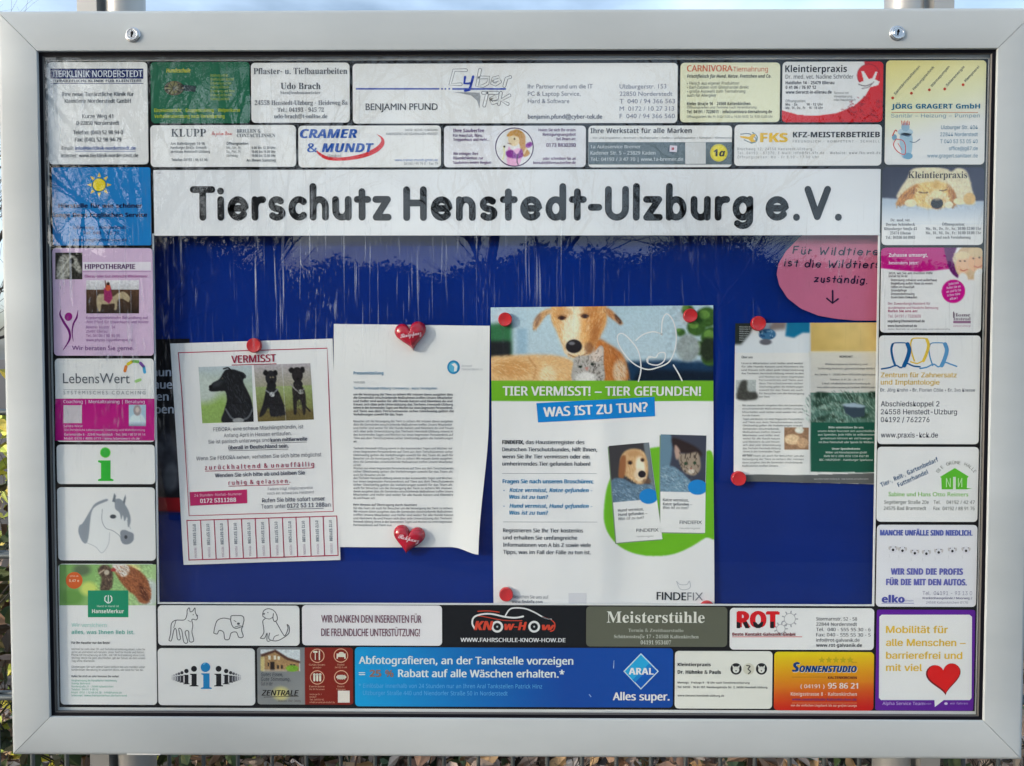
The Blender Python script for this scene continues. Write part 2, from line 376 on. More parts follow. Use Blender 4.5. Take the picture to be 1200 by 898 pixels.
# ------------------------------------------------------------ sheets (cards, papers) and their printed parts
STEP = 3e-5
class Sheet:
    def __init__(s, name, label, cat, y, ctr, group=None, warp=None, matl=None):
        b = px2b(ctr, y)[0]; s.c = b; s.y = y; s.warp = warp; s.mat = matl or M_INK
        s.root = thing(name, label, cat, (b[0], y, b[1]), group); s.cur = None; s.ang = 0
    def begin(s, name, label=None):
        s.end(); s.cur = name; s.V = []; s.Fc = []; s.C = []; s.n = 0; s.lab = label; return s
    def end(s):
        if s.cur and s.n:
            nb = len(s.V); lo = [v.min(0) for v in s.V]; hi = [v.max(0) for v in s.V]; grp = list(range(nb))
            def root(i):
                while grp[i] != i: i = grp[i]
                return i
            gap = .0078 if s.cur in ('lettering', 'heading') else .0050
            if s.cur not in ('panel', 'sheet', 'tear_off_strip', 'border_rule', 'script_lettering'):
                for i in range(nb):
                    for j in range(i):
                        g = np.maximum(0, np.maximum(lo[i]-hi[j], lo[j]-hi[i])); 
                        if g[0] < gap and g[2] < gap: grp[root(i)] = root(j)
            else: grp = [0]*nb
            off = np.concatenate([[0], np.cumsum([len(v) for v in s.V])]); own = np.repeat([root(i) for i in range(nb)], [len(v) for v in s.V])
            V = np.concatenate(s.V); C = np.concatenate(s.C)
            for r_ in sorted(set(own.tolist())):
                sel = own == r_; ren = np.cumsum(sel)-1; fs = [ren[f] for f in s.Fc if sel[f.ravel()[0]]]
                o = mesh_obj(s.cur, V[sel], fs, s.mat, s.root, C[sel])
                if s.lab: o['label'] = s.lab
        s.cur = None
    def add(s, B, faces, col, lv):
        """B: (n,2) board metres"""
        y = np.zeros(len(B)) - lv*STEP*(2 if s.warp else 1)
        if s.warp: y -= s.warp(B[:,0], B[:,1])
        s.V.append(np.stack([B[:,0]-s.c[0], y, B[:,1]-s.c[1]], 1))
        for f in faces: 
            f = np.asarray(f)
            if f.size: s.Fc.append(f+s.n)
        col = np.asarray(col, float)
        s.C.append(np.broadcast_to(ink(col), (len(B), 3)).copy() if col.ndim == 1 else ink(col)); s.n += len(B)
    def grid(s, f, nu, nv, col, lv=0, thick=0):
        u, v = np.meshgrid(np.linspace(0,1,nu+1), np.linspace(0,1,nv+1)); P = f(u.ravel(), v.ravel())
        B = px2b(P, s.y); i = np.arange((nu+1)*(nv+1)).reshape(nv+1, nu+1)
        q = np.stack([i[:-1,:-1], i[1:,:-1], i[1:,1:], i[:-1,1:]], -1).reshape(-1, 4)
        c = col.at(P) if isinstance(col, Canvas) else np.broadcast_to(np.asarray(col, float), (len(P), 3))
        n0 = s.n; s.add(B, [q], c.copy(), lv)
        if thick:
            ring = np.concatenate([i[0,:], i[1:,-1], i[-1,-2::-1], i[-2:0:-1,0]]); k = len(ring)
            s.V.append(s.V[-1][ring]+np.array([0, thick, 0])); s.C.append(s.C[-1][ring]); a = ring+n0; b = np.arange(k)+s.n
            s.Fc.append(np.stack([a, np.roll(a,-1), np.roll(b,-1), b], 1)); s.n += k
    def rect(s, x0, y0, x1, y1, col, lv=2, cell=0):
        nu = max(1, int((x1-x0)/cell)) if cell else 1; nv = max(1, int((y1-y0)/cell)) if cell else 1
        if s.warp and not cell: nu = max(1, int(abs(x1-x0)/8)); nv = max(1, int(abs(y1-y0)/8))
        s.grid(lambda u, v: np.stack([x0+(x1-x0)*u, y0+(y1-y0)*v], 1), nu, nv, col, lv)
    def pic(s, cv, x0, y0, x1, y1, lv=2, step=.8):
        s.grid(lambda u, v: np.stack([x0+(x1-x0)*u, y0+(y1-y0)*v], 1), int((x1-x0)/step), int((y1-y0)/step), cv, lv)
    def quadpic(s, cv, q, lv=2, step=.8):
        q = np.array(q, float)
        f = lambda u, v: (q[0]*(1-u)[:,None]+q[1]*u[:,None])*(1-v)[:,None]+(q[3]*(1-u)[:,None]+q[2]*u[:,None])*v[:,None]
        s.grid(f, int(np.hypot(*(q[1]-q[0]))/step), int(np.hypot(*(q[3]-q[0]))/step), cv, lv)
    def quad(s, q, col, lv=3, cell=5):
        q = np.array(q, float)
        f = lambda u, v: (q[0]*(1-u)[:,None]+q[1]*u[:,None])*(1-v)[:,None]+(q[3]*(1-u)[:,None]+q[2]*u[:,None])*v[:,None]
        s.grid(f, max(1,int(np.hypot(*(q[1]-q[0]))/cell)), max(1,int(np.hypot(*(q[3]-q[0]))/cell)), col, lv)
    def poly(s, pts, col, lv=3, smooth=False):
        if smooth: pts = crom(pts, True)
        B = px2b(pts, s.y); t = geometry.tessellate_polygon([[Vector((b[0], b[1], 0)) for b in B]])
        if len(t): s.add(B, [np.array(t)], col, lv)
    def ell(s, cx, cy, rx, ry, col, lv=3, n=28, ang=0):
        a = np.linspace(0, 2*math.pi, n, endpoint=False); r = math.radians(ang)
        s.poly([(cx+rx*math.cos(t)*math.cos(r)-ry*math.sin(t)*math.sin(r), cy+rx*math.cos(t)*math.sin(r)+ry*math.sin(t)*math.cos(r)) for t in a], col, lv)
    def stroke(s, pts, wd, col, lv=5, smooth=False, closed=False, board=False, taper=None):
        if smooth: pts = crom(pts, closed)
        if closed: pts = list(pts)+[pts[0]]
        if board: B = np.asarray(pts, float); r = wd/2
        else: B = px2b(pts, s.y); r = wd/2*(s.y-CAM[1])/F
        n = len(B); d = np.zeros_like(B); d[1:-1] = B[2:]-B[:-2]; d[0] = B[1]-B[0]; d[-1] = B[-1]-B[-2]
        if closed: d[0] = d[-1] = B[1]-B[-2]
        d /= np.linalg.norm(d, axis=1)[:,None]+1e-12; nn = np.stack([-d[:,1], d[:,0]], 1)
        rr = np.full(n, r) if taper is None else r*np.interp(np.linspace(0,1,n), np.linspace(0,1,len(taper)), taper)
        V = np.concatenate([B+nn*rr[:,None], B-nn*rr[:,None]]); i = np.arange(n-1)
        s.add(V, [np.stack([i, i+n, i+n+1, i+1], 1)], col, lv)
        if not closed and wd > (.9 if not board else .0009):
            for e, sg in ((0, -1), (n-1, 1)):
                th = math.atan2(d[e,1]*sg, d[e,0]*sg)+np.linspace(-math.pi/2, math.pi/2, 9)
                s.add(B[e]+rr[e]*np.stack([np.cos(th), np.sin(th)], 1), [np.array([(0, k, k+1) for k in range(1, 8)])], col, lv)
    def T(s, x, y, t, h, font='i', col=(40,42,48), w=None, al='l', lv=10, b=0, ang=None, track=0, shear=0):
        """x,y: baseline anchor px, h: cap height px, w: total width px"""
        k = (s.y-CAM[1])/F; ang = s.ang if ang is None else ang
        pen = 0; V = []; Fc = []; n = 0
        for ch in t:
            v, f, adv = G.get((font, ch)) or G[font, '-']
            if len(v): V.append(v+[pen, 0]); Fc.append(f+n); n += len(v)
            pen += adv+track
        if not V: return
        V = np.concatenate(V); Fc = np.concatenate(Fc); x0, x1 = V[:,0].min(), V[:,0].max()
        sx = w/((x1-x0)*h) if w else 1
        V = (V-[x0, 0])*[sx, 1]; W = (x1-x0)*sx
        V[:,0] += V[:,1]*shear
        if al == 'c': V[:,0] -= W/2
        if al == 'r': V[:,0] -= W
        a = math.radians(ang); ca, sa = math.cos(a), math.sin(a); V = V*h*k; V = np.stack([V[:,0]*ca-V[:,1]*sa, V[:,0]*sa+V[:,1]*ca], 1)
        B = px2b((x, y), s.y)[0]+V
        s.add(B, [Fc], col, lv)
        if b:
            dx = b*h*k
            s.add(B+[dx, 0], [Fc], col, lv+.4)
            if b > .07: s.add(B+[dx/2, dx/3], [Fc], col, lv+.8)
    def ST(s, x, y, t, h, wd, col, w=None, lv=10, ang=0, gap=.12, wob=0, shear=0):
        """rounded stroke lettering"""
        k = (s.y-CAM[1])/F; pen = 0; L_ = []
        for ch in t:
            st, adv = SG[ch]
            for q in st: L_.append(np.array(q, float)+[pen, random.uniform(-wob, wob)])
            pen += adv+gap
        tot = pen-gap; sx = w/(tot*h) if w else 1; a = math.radians(ang)
        o = px2b((x, y), s.y)[0]
        for j, q in enumerate(L_):
            q = np.stack([q[:,0]+q[:,1]*shear+(np.random.default_rng(j).normal(0,wob*.5) if wob else 0), q[:,1]], 1)*[sx, 1]*h*k; q = np.stack([q[:,0]*math.cos(a)-q[:,1]*math.sin(a), q[:,0]*math.sin(a)+q[:,1]*math.cos(a)], 1)+o
            s.stroke(q, wd*k, col, lv+(j%3)*.35, board=True)
    def lines(s, x, y, rows, h, dy, **kw):
        for i, r in enumerate(rows):
            if r: s.T(x, y+i*dy, r, h, **kw)

def rounded(x0, y0, x1, y1, r, nu, nv):
    """grid map with rounded corners (px)"""
    def f(u, v):
        yy = y0+(y1-y0)*v; d = np.minimum(yy-y0, y1-yy); ins = np.where(d < r, r-np.sqrt(np.maximum(r*r-(r-d)**2, 0)), 0)
        return np.stack([x0+ins+(x1-x0-2*ins)*u, yy], 1)
    return f
CARD_Y = .0110
GRP = 'advert cards round the border'
WHITE = (233, 234, 237)
class Card(Sheet):
    def __init__(s, name, label, box, col=WHITE, r=4, cat='advert card', fine=False, y=CARD_Y, group=GRP):
        super().__init__(name, label, cat, y+random.uniform(-.0002,.0002), ((box[0]+box[2])/2, (box[1]+box[3])/2), group)
        x0, y0, x1, y1 = box; e_ = .35 if cat == 'advert card' else 0; x0 += e_; y0 += e_; x1 -= e_; y1 -= e_; r = r*1.15; s.box = box
        # square the card up on the board: edges measured at their midpoints
        bl = px2b((x0, (y0+y1)/2), s.y)[0,0]; br = px2b((x1, (y0+y1)/2), s.y)[0,0]
        bt = px2b(((x0+x1)/2, y0), s.y)[0,1]; bb = px2b(((x0+x1)/2, y1), s.y)[0,1]
        s.B = (bl, bb, br, bt); k = (s.y-CAM[1])/F; rr = r*k
        nu, nv = (int((x1-x0)/.9), int((y1-y0)/.9)) if fine else (1 if not isinstance(col, Canvas) else 24, max(8, int((y1-y0)/3)))
        v = np.linspace(0, 1, nv+1)
        if not fine: v = np.unique(np.concatenate([v, np.array([0,.05,.15,.3,.55,1])*r/(y1-y0), 1-np.array([0,.05,.15,.3,.55,1])*r/(y1-y0)]))
        nv = len(v)-1; u, vv = np.meshgrid(np.linspace(0,1,nu+1), v); u = u.ravel(); vv = vv.ravel()
        zz = bt+(bb-bt)*vv; d = np.minimum(bt-zz, zz-bb); ins = np.where(d < rr, rr-np.sqrt(np.maximum(rr*rr-(rr-d)**2, 0)), 0)
        B = np.stack([bl+ins+(br-bl-2*ins)*u, zz], 1); P = np.stack([x0+(x1-x0)*(B[:,0]-bl)/(br-bl), y0+(y1-y0)*vv], 1)
        c = col.at(P) if isinstance(col, Canvas) else np.broadcast_to(np.asarray(col, float), (len(P), 3)).copy()
        s.begin('panel'); i = np.arange((nu+1)*(nv+1)).reshape(nv+1, nu+1)
        s.add(B, [np.stack([i[:-1,:-1], i[1:,:-1], i[1:,1:], i[:-1,1:]], -1).reshape(-1, 4)], c, 0)
        ring = np.concatenate([i[0,:], i[1:,-1], i[-1,-2::-1], i[-2:0:-1,0]]); k2 = len(ring)
        s.V.append(s.V[-1][ring]+np.array([0, .0009, 0])); s.C.append(s.C[-1][ring]*.9); b = np.arange(k2)+s.n
        s.Fc.append(np.stack([ring, np.roll(ring,-1), np.roll(b,-1), b], 1)); s.n += k2; s.end()
K = (38,40,46); GY = (95,98,105)
# ------------------------------------------------------------ the display case
W2, H2, FB = .595, .4207, .051
board = thing('notice_board', 'large grey aluminium display case notice board with mitred frame on two posts', 'notice board', (0, .03, -H2-FB))
bo = np.array(board.location)
def onb(V): return np.asarray(V)-np.array([0, .03, -H2-FB])
prof = [(0,.0075),(0,.0012),(.0004,.0003),(.0012,0),(.0445,0),(.0470,.0005),(.0490,.0018),(.0503,.0040),(.0510,.0075),(.0510,.062)]
def frame_bar(a, b, label):
    # a, b: corner signs (sx, sz) in order; bars meet in mitres with a hairline gap
    V = []; g = .00035
    ax, az = a; bx, bz = b; dx = np.sign(bx-ax); dz = np.sign(bz-az)
    for (cx, cz), s_ in ((a, 1), (b, -1)):
        for t, y in prof: V.append((cx*(W2+t)+dx*g*s_, y, cz*(H2+t)+dz*g*s_))
    n = len(prof); f = np.array([(i, i+1, n+i+1, n+i) for i in range(n-1)])
    o = mesh_obj('frame_bar', onb(V), [f, np.arange(n), np.arange(n, 2*n)], M_ALU, board); o['label'] = label
    for p in o.data.polygons: p.use_smooth = len(p.vertices) == 4
    o.data.set_sharp_from_angle(angle=math.radians(35))
frame_bar((-1,1),(1,1),'top frame bar with two round locks'); frame_bar((1,1),(1,-1),'right frame bar')
frame_bar((1,-1),(-1,-1),'bottom frame bar'); frame_bar((-1,-1),(-1,1),'left frame bar')
def ring(name, t0, y0, t1, y1, m, thick=.002):
    """flat or sloping rectangular ring between insets t0 and t1 from the frame opening"""
    V = []; 
    for t, y in ((t0, y0), (t1, y1), (t1, y1+thick), (t0, y0+thick)):
        for sx, sz in ((-1,-1),(1,-1),(1,1),(-1,1)): V.append((sx*(W2-t), y, sz*(H2-t)))
    f = [(r*4+k, r*4+(k+1)%4, ((r+1)%4)*4+(k+1)%4, ((r+1)%4)*4+k) for r in range(4) for k in range(4)]
    return mesh_obj(name, onb(V), [np.array(f)], m, board)
ring('rubber_gasket', -.0005, .0036, .0040, .0046, M_RUB)
ring('glass_rail', .0038, .0048, .0051, .0064, M_RAIL)
v, f = boxv(-W2+.004, W2-.004, .0068, .0094, -H2+.004, H2-.004)
# front face first so that object coordinates stay in metres
gp = mesh_obj('glass_pane', onb(v), [f], M_GLASS, board)
bmf = gp.data
import bmesh
bm = bmesh.new(); bm.from_mesh(bmf); bmesh.ops.recalc_face_normals(bm, faces=bm.faces); bm.to_mesh(bmf); bm.free()
def ringrect(name, o4, i4, y0, th, m, col=None):
    V = []
    for y in (y0, y0+th):
        for l, b, r, t in (o4, i4): V += [(l,y,b),(r,y,b),(r,y,t),(l,y,t)]
    f = []
    for k in range(4):
        q = (k+1)%4
        f += [(k,q,4+q,4+k), (8+k,8+q,12+q,12+k), (4+k,4+q,12+q,12+k), (k,q,8+q,8+k)]
    return mesh_obj(name, onb(V), [np.array(f)], m, board)
def ebox(x0, y0, x1, y1, y):
    return (px2b((x0,(y0+y1)/2),y)[0,0], px2b(((x0+x1)/2,y1),y)[0,1], px2b((x1,(y0+y1)/2),y)[0,0], px2b(((x0+x1)/2,y0),y)[0,1])
M_WH = mat('white_backing_sheet', (.80,.81,.82), .5, noise=(8,.05,(1,1,1)))
inner = ebox(183, 275.5, 1026.3, 707.6, .0122)
ringrect('black_backing_sheet', ebox(62.6, 70.6, 1150.0, 831.2, .0122), ebox(181.2, 273.5, 1028.2, 709.3, .0122), .0121, .0004, M_DARK)
ringrect('white_backing_sheet', (-W2+.003, -H2+.003, W2-.003, H2-.003), inner, .0125, .0018, M_WH)
v, f = boxv(-W2-.01, W2+.01, .031, .034, -H2-.01, H2+.01); mesh_obj('blue_pinboard', onb(v), [f], M_BLUE, board)
v, f = boxv(-W2-.045, W2+.045, .055, .0605, -H2-.045, H2+.045); mesh_obj('back_panel', onb(v), [f], M_POST, board)
def lathe(profile, n=40):
    V = []; f = []
    for r, y in profile:
        for k in range(n): a = 2*math.pi*k/n; V.append((r*math.cos(a), y, r*math.sin(a)))
    for i in range(len(profile)-1):
        for k in range(n): f.append((i*n+k, i*n+(k+1)%n, (i+1)*n+(k+1)%n, (i+1)*n+k))
    return np.array(V), np.array(f)
for px, py, side in ((154.5,40,'left'), (1052.5,38,'right')):
    b = px2b((px,py), -.003)[0]; c = np.array([b[0], 0, b[1]])
    V, f = lathe([(.0094,.001),(.0094,-.0006),(.0088,-.0011),(.0083,-.0012),(.0081,-.0026),(.0074,-.0034),(.0064,-.0035),(.0060,-.0029),(.0050,-.0028),(.0046,-.0032),(.0001,-.0032)])
    o = mesh_obj('lock', onb(V+c), [f], M_CHROME, board, smooth=True); o['label'] = side+' round chrome cylinder lock'
    o.data.set_sharp_from_angle(angle=math.radians(40))
    V, f = boxv(-.0009,.0009,-.0035,-.0030,-.0036,.0036); V2, f2 = lathe([(.0017,-.0035),(.0001,-.0036)], 12); V2 = V2+[0,0,.0010]
    kv, kf = merge([(V, f), (V2, f2)]); a = .15; kv = np.stack([kv[:,0]*math.cos(a)+kv[:,2]*math.sin(a), kv[:,1], -kv[:,0]*math.sin(a)+kv[:,2]*math.cos(a)], 1)
    mesh_obj('keyhole', kv+c-np.array(board.location)-(np.array(o.location)), kf, M_DARK, o)
M_TAB = mat('bright_hinge_plate', (.72,.72,.68), .45, metal=.2)
for x0, x1, y0, y1 in ((149,188,879.5,884.5), (1023,1060,883,887.5)):
    a = px2b((x0,y1), .001)[0]; b = px2b((x1,y0), .001)[0]
    V, f = boxv(a[0], b[0], .0005, .010, a[1], b[1]); mesh_obj('hinge_plate', onb(V), [f], M_TAB, board)

# posts behind the case
GZ = -1.46
def post_x(px, py, y): return px2b((px,py), y)[0,0]
def pipe(name, label, xa, xb, py, y, flat=False):
    x0, x1 = post_x(xa,py,y-.012), post_x(xb,py,y-.012); xc = (x0+x1)/2; r = (x1-x0)/2
    t = thing(name, label, 'post', (xc, y, GZ), 'support posts behind the notice board')
    if flat:
        # channel bar with two lips
        prs = [(-r,-.012),(r,-.012),(r,.018),(r-.003,.018),(r-.003,-.009),(-r+.003,-.009),(-r+.003,.018),(-r,.018)]
        V = [(a,b,z) for z in (0, 2.45) for a, b in prs]; n = len(prs)
        f = np.array([(i,(i+1)%n,n+(i+1)%n,n+i) for i in range(n)]); mesh_obj('channel_bar', V, [f, np.arange(n), np.arange(n,2*n)], M_POST, t)
    else:
        V, f = tube([(0,0,0),(0,0,2.45)], [r,r], 32); o = mesh_obj('round_tube', V, [f], M_POST, t, smooth=True)
        V, f = lathe([(.001,0),(r*1.03,0),(r*1.03,.012),(.001,.018)], 32); V = V[:, [0,2,1]]+[0,0,2.45]; mesh_obj('post_cap', V, [f], M_POST, t, smooth=True)
pipe('support_post', 'round grey steel post behind the left end of the board', 120.5, 163.5, 6, .092)
pipe('support_post', 'flat grey channel post left of the round post at the board\'s left end', 90, 113, 6, .080, True)
pipe('support_post', 'round pale steel post behind the right end of the board, sunlit', 1043, 1086, 5, .092)
pipe('support_post', 'narrow channel post right of the round post at the board\'s right end', 1095, 1118.5, 5, .080, True)

# double rod mesh fence
FY = .132
zt = px2b((5,483), FY)[0,1]; zb = px2b((5,815), FY)[0,1]; dz = (zt-zb)/2
fence = thing('mesh_fence', 'grey steel rod mesh fence with upright wires behind the board', 'fence', (0, FY, GZ))
V, f = tube([(0,0,0.03),(0,0,zt-GZ+.03)], [.003,.003], 6); me = None
for i in range(-28, 30):
    if me is None: o = mesh_obj('upright_wire', V, [f], M_BAR, fence, smooth=True); me = o.data
    else: o = bpy.data.objects.new('upright_wire', me); COL.objects.link(o); o.parent = fence
    o.location = (i*.05-.003, 0, 0)
V, f = tube([(-1.42,0,0),(1.48,0,0)], [.0042,.0042], 8); me = None
for k in range(7):
    for s_ in (-1, 1):
        if me is None: o = mesh_obj('cross_rod', V, [f], M_BAR, fence, smooth=True); me = o.data
        else: o = bpy.data.objects.new('cross_rod', me); COL.objects.link(o); o.parent = fence
        o.location = (0, s_*.0072, zt-GZ-k*dz)

# ground
gn = 60; gx = np.linspace(-1,1,gn); gx = np.sign(gx)*np.abs(gx)**3*600
X, Y = np.meshgrid(gx, gx); Z = GZ-.02+.012*np.sin(X*2.1)*np.cos(Y*1.7)
i = np.arange(gn*gn).reshape(gn,gn); o = mesh_obj('ground', np.stack([X.ravel(),Y.ravel(),Z.ravel()],1), [np.stack([i[:-1,:-1],i[:-1,1:],i[1:,1:],i[1:,:-1]],-1).reshape(-1,4)], M_GROUND)
o['kind'] = 'structure'
M_PAV = mat('grey_paving', (.12,.115,.11), .85, noise=(20,.25,(1,1,1)), bump=.3)
v, f = boxv(-9, 9, -4.6, -.15, GZ-.12, GZ+.012); o = mesh_obj('path', v, [f], M_PAV); o['kind'] = 'structure'

def leaves(name, P, size, pal, parent=None, up=0.0):
    """folded leaf blades, one stuff mesh"""
    n = len(P); d = rng.normal(size=(n,3)); d[:,2] *= (1-up); d /= np.linalg.norm(d,axis=1)[:,None]
    e = rng.normal(size=(n,3)); e[:,2] *= (1-up); e -= d*(e*d).sum(1)[:,None]; e /= np.linalg.norm(e,axis=1)[:,None]
    m_ = np.cross(d,e); s_ = size*rng.uniform(.55,1.25,n)[:,None]
    L0 = P-d*s_*.5; L1 = P+d*s_*.5; A = P-d*s_*.08+e*s_*.30+m_*s_*.10; Bq = P-d*s_*.08-e*s_*.30+m_*s_*.10
    A2 = P+d*s_*.22+e*s_*.22+m_*s_*.12; B2 = P+d*s_*.22-e*s_*.22+m_*s_*.12
    V = np.stack([L0,A,A2,L1,B2,Bq],1).reshape(-1,3); b = np.arange(n)[:,None]*6
    f = np.concatenate([b+[[0,1,2,3]], b+[[0,3,4,5]]]); pal = np.array(pal, float); c = pal[rng.integers(0,len(pal),n)]*rng.uniform(.6,1.3,n)[:,None]
    o = mesh_obj(name, V, [f], M_LEAF, parent, np.repeat(np.clip(c,0,.8),6,0)); o['kind'] = 'stuff'; return o
DEAD = [(.32,.20,.13),(.42,.31,.24),(.22,.12,.07),(.50,.40,.32),(.14,.08,.05),(.36,.26,.20),(.45,.27,.12)]
n = 16000; P = np.stack([rng.uniform(-2.2,2.2,n), rng.uniform(.16,4.5,n), GZ+np.abs(rng.normal(0,.018,n))],1)
o = leaves('fallen_leaves', P, .065, DEAD+[(.10,.14,.04)], None, .65)

def twigs(center, spread, hgt, nst, rad, seed, depth=3):
    r = random.Random(seed); parts = []
    def go(p, d, ln, rd, lv):
        path = [p]; q = Vector(p); dd = Vector(d)
        for k in range(4):
            dd = (dd+Vector((r.uniform(-.28,.28), r.uniform(-.28,.28), r.uniform(-.16,.22)))).normalized(); q = q+dd*ln/4; path.append(tuple(q))
            if lv > 0 and k >= 1:
                for _ in range(r.choice((1,1,2))):
                    nd = (dd+Vector((r.uniform(-1,1), r.uniform(-1,1), r.uniform(-.3,.8)))*.8).normalized(); go(tuple(q), nd, ln*r.uniform(.45,.7), rd*.5, lv-1)
        parts.append(tube(path, [rd, rd*.9, rd*.75, rd*.6, rd*.4], 5 if lv < 2 else 8))
    for _ in range(nst):
        a = r.uniform(0, 6.28); rr = r.uniform(0,1)*spread
        go((center[0]+rr*math.cos(a), center[1]+rr*math.sin(a)*.5, 0), (r.uniform(-.35,.35), r.uniform(-.35,.35), 1), hgt*r.uniform(.6,1), rad, depth)
    return merge(parts)
def shrub(label, x, y, wd, dp, h, n, pal, size, seed, tw=7):
    t = thing('shrub', label, 'shrub', (x, y, GZ), 'shrubs growing behind the fence')
    V, f = twigs((0,0), wd*.35, h*.62, tw, .007, seed); mesh_obj('twigs', V, f, M_BARK, t)
    r = np.random.default_rng(seed); u = r.normal(size=(n,3)); u /= np.linalg.norm(u,axis=1)[:,None]; q = r.uniform(.35,1,n)[:,None]**.5
    lump = 1+.25*np.sin(u[:,:1]*5+seed)+.2*np.cos(u[:,2:]*7+seed*2)
    P = u*q*lump*np.array([wd/2, dp/2, h/2])+[0,0,h*.5]; P = P[P[:,2] > .02]
    leaves('leaves', P, size, pal, t)
GRN = [(.05,.085,.025),(.035,.06,.02),(.09,.12,.035),(.16,.13,.05),(.12,.08,.05)]
MIX = DEAD+GRN[:3]
shrub('low brown shrub with dry leaves left of the board behind the fence', -1.25, .62, .95, .5, 1.35, 2600, GRN+DEAD[:3], .05, 3)
shrub('yellow green bush lit by the sun at the left edge of the board', -1.12, 1.15, .8, .6, 1.62, 2200, [(.55,.52,.06),(.42,.46,.07),(.6,.5,.1),(.3,.36,.05)], .05, 5)
shrub('dry leafy shrub under the lower left part of the board', -.55, .85, 1.0, .6, .80, 2400, MIX, .055, 8)
shrub('brown shrub with pinkish dead leaves under the middle of the board', .1, .95, 1.1, .6, .74, 2600, DEAD, .06, 11)
shrub('tangled dark shrub under the lower right part of the board', .72, .85, .9, .6, .72, 2200, MIX+GRN, .055, 13)
shrub('pale dry shrub beyond the right end of the board', 1.35, .8, .8, .6, 1.0, 2000, [(.45,.33,.27),(.5,.4,.33),(.36,.28,.2)], .05, 17)

def bare_tree(label, x, y, h, seed, lean=(0,0), group='bare trees round the board', depth=4, r0=.09, n1=5):
    r = random.Random(seed); t = thing('bare_tree', label, 'tree', (x, y, GZ), group); tr = []; br = []
    def go(p, d, ln, rd, lv):
        path = [tuple(p)]; rs = [rd]; q = Vector(p); dd = Vector(d)
        for k in range(5):
            dd = (dd+Vector((r.uniform(-.22,.22), r.uniform(-.22,.22), r.uniform(-.10,.16)))).normalized(); q = q+dd*ln/5; path.append(tuple(q)); rs.append(rd*(1-.11*(k+1)))
            if lv > 0 and (k > 0 or lv < depth):
                for _ in range(r.choice((1,2)) if lv > 1 else 2):
                    nd = (dd*.7+Vector((r.uniform(-1,1), r.uniform(-1,1), r.uniform(-.2,.7)))*.9).normalized(); go(q, nd, ln*r.uniform(.45,.68), rd*(1-.11*(k+1))*.55, lv-1)
        (tr if lv == depth else br).append(tube(path, rs, 10 if lv >= depth-1 else 4))
    go(Vector((0,0,0)), Vector((lean[0], lean[1], 1)), h, r0, depth)
    V, f = merge(tr); mesh_obj('trunk', V, f, M_BARK, t, smooth=True)
    V, f = merge(br); mesh_obj('crown', V, f, M_BARK, t)
bare_tree('bare tree with thin branches against the sky at the upper left', -2.75, 2.4, 2.5, 4, (.12,.0), r0=.04)
bare_tree('bare forked tree mirrored in the upper left of the glass', -3.2, -6.2, 4.2, 21, (.02,.05), r0=.085, depth=4)
for x_, y_, sd, lb in ((-5.2,-7.4,22,'leaning bare tree mirrored near the left edge of the glass'),(-2.3,-7.0,23,'bare tree mirrored above the white header sign, left half'),(-.8,-8.0,24,'slender bare tree mirrored above the middle of the board'),(-4.2,-9.5,25,'tall bare tree mirrored behind the forked one'),(2.4,-8.5,26,'bare tree mirrored in the right half of the glass')):
    bare_tree(lb, x_, y_, 4.0, sd, (random.uniform(-.15,.15),0), r0=.085, depth=4)
bare_tree('tall bare tree added out of view to half shade the upper part of the board', -6.2, -3.7, 3.6, 41, (0,0), r0=.08, depth=5)  # added unseen, stood toward the sun so its crown shades the upper board
# a far row of greenery across the path, seen only mirrored low in the glass
hg = thing('hedge', 'dark hedge row far across the path, mirrored low in the glass', 'hedge', (0,-24,GZ))
topf = lambda x: 4.75+.35*np.sin(x*.35)+.22*np.sin(x*1.1+1)+.10*np.sin(x*2.9)
n = 26000; X_ = rng.uniform(-34,34,n)
P = np.stack([X_, rng.uniform(-.6,.6,n), topf(X_)-.25+rng.normal(0,.16,n)],1)
m_ = 4000; X2 = rng.uniform(-34,34,m_); P = np.concatenate([P, np.stack([X2, rng.uniform(.35,.6,m_), topf(X2)*rng.uniform(0,1,m_)],1)])
leaves('leaves', P, .15, GRN[:3], hg)
xs = np.linspace(-34,34,240); V = [(x,y,z) for x in xs for y in (-.3,.3) for z in (0, float(topf(x))-.3)]
f = []
for i in range(239):
    a = i*4; b = a+4; f += [(a,b,b+1,a+1),(a+2,a+3,b+3,b+2),(a+1,b+1,b+3,a+3)]
mesh_obj('twig_core', V, [np.array(f)], M_BARK, hg)
# ------------------------------------------------------------ border cards: top rows
RED = (196,34,40); BLU = (30,70,160); MAG = (182,0,126)
c = Card('advert_card', 'white advert card with dark blue heading bar in the top left corner of the border', (56,72.5,173.5,193))
c.begin('heading_bar'); c.rect(59,80.5,168,92.5,(24,40,96),2); c.rect(59,97.6,168,98.4,(50,60,110),2)
c.T(60.5,90.6,'TIERKLINIK NORDERSTEDT',7.4,'n',(205,212,232),w=106,b=.05); c.begin('lettering')
c.T(61.5,96.6,'TIERÄRZTLICHE KLINIK FÜR KLEINTIERE',2.9,'b',(70,75,95),w=104)
for y,t,w_ in ((112.8,'Ihre neue Tierärztliche Klinik für',84),(120.8,'Kleintiere Norderstedt GmbH',77),(138.7,'Kurze Weg 41',36),(146.6,'D-22850 Norderstedt',50),(157.6,'Telefon: (040) 52 98 94-0',58),(166,'Fax: (040) 52 98 94-79',54)):
    c.T(114.5 if y < 150 else 115,y,t,4.5,'n',(70,76,84),w=w_,al='c',b=.05)
c.T(72.5,176,'Email:',4.2,'n',(70,76,84),w=13.5); c.T(88,176,'info@tierklinik-norderstedt.de',4.2,'n',(60,90,160),w=71,b=.05); c.rect(88,177.3,159,177.8,(60,90,160),3)
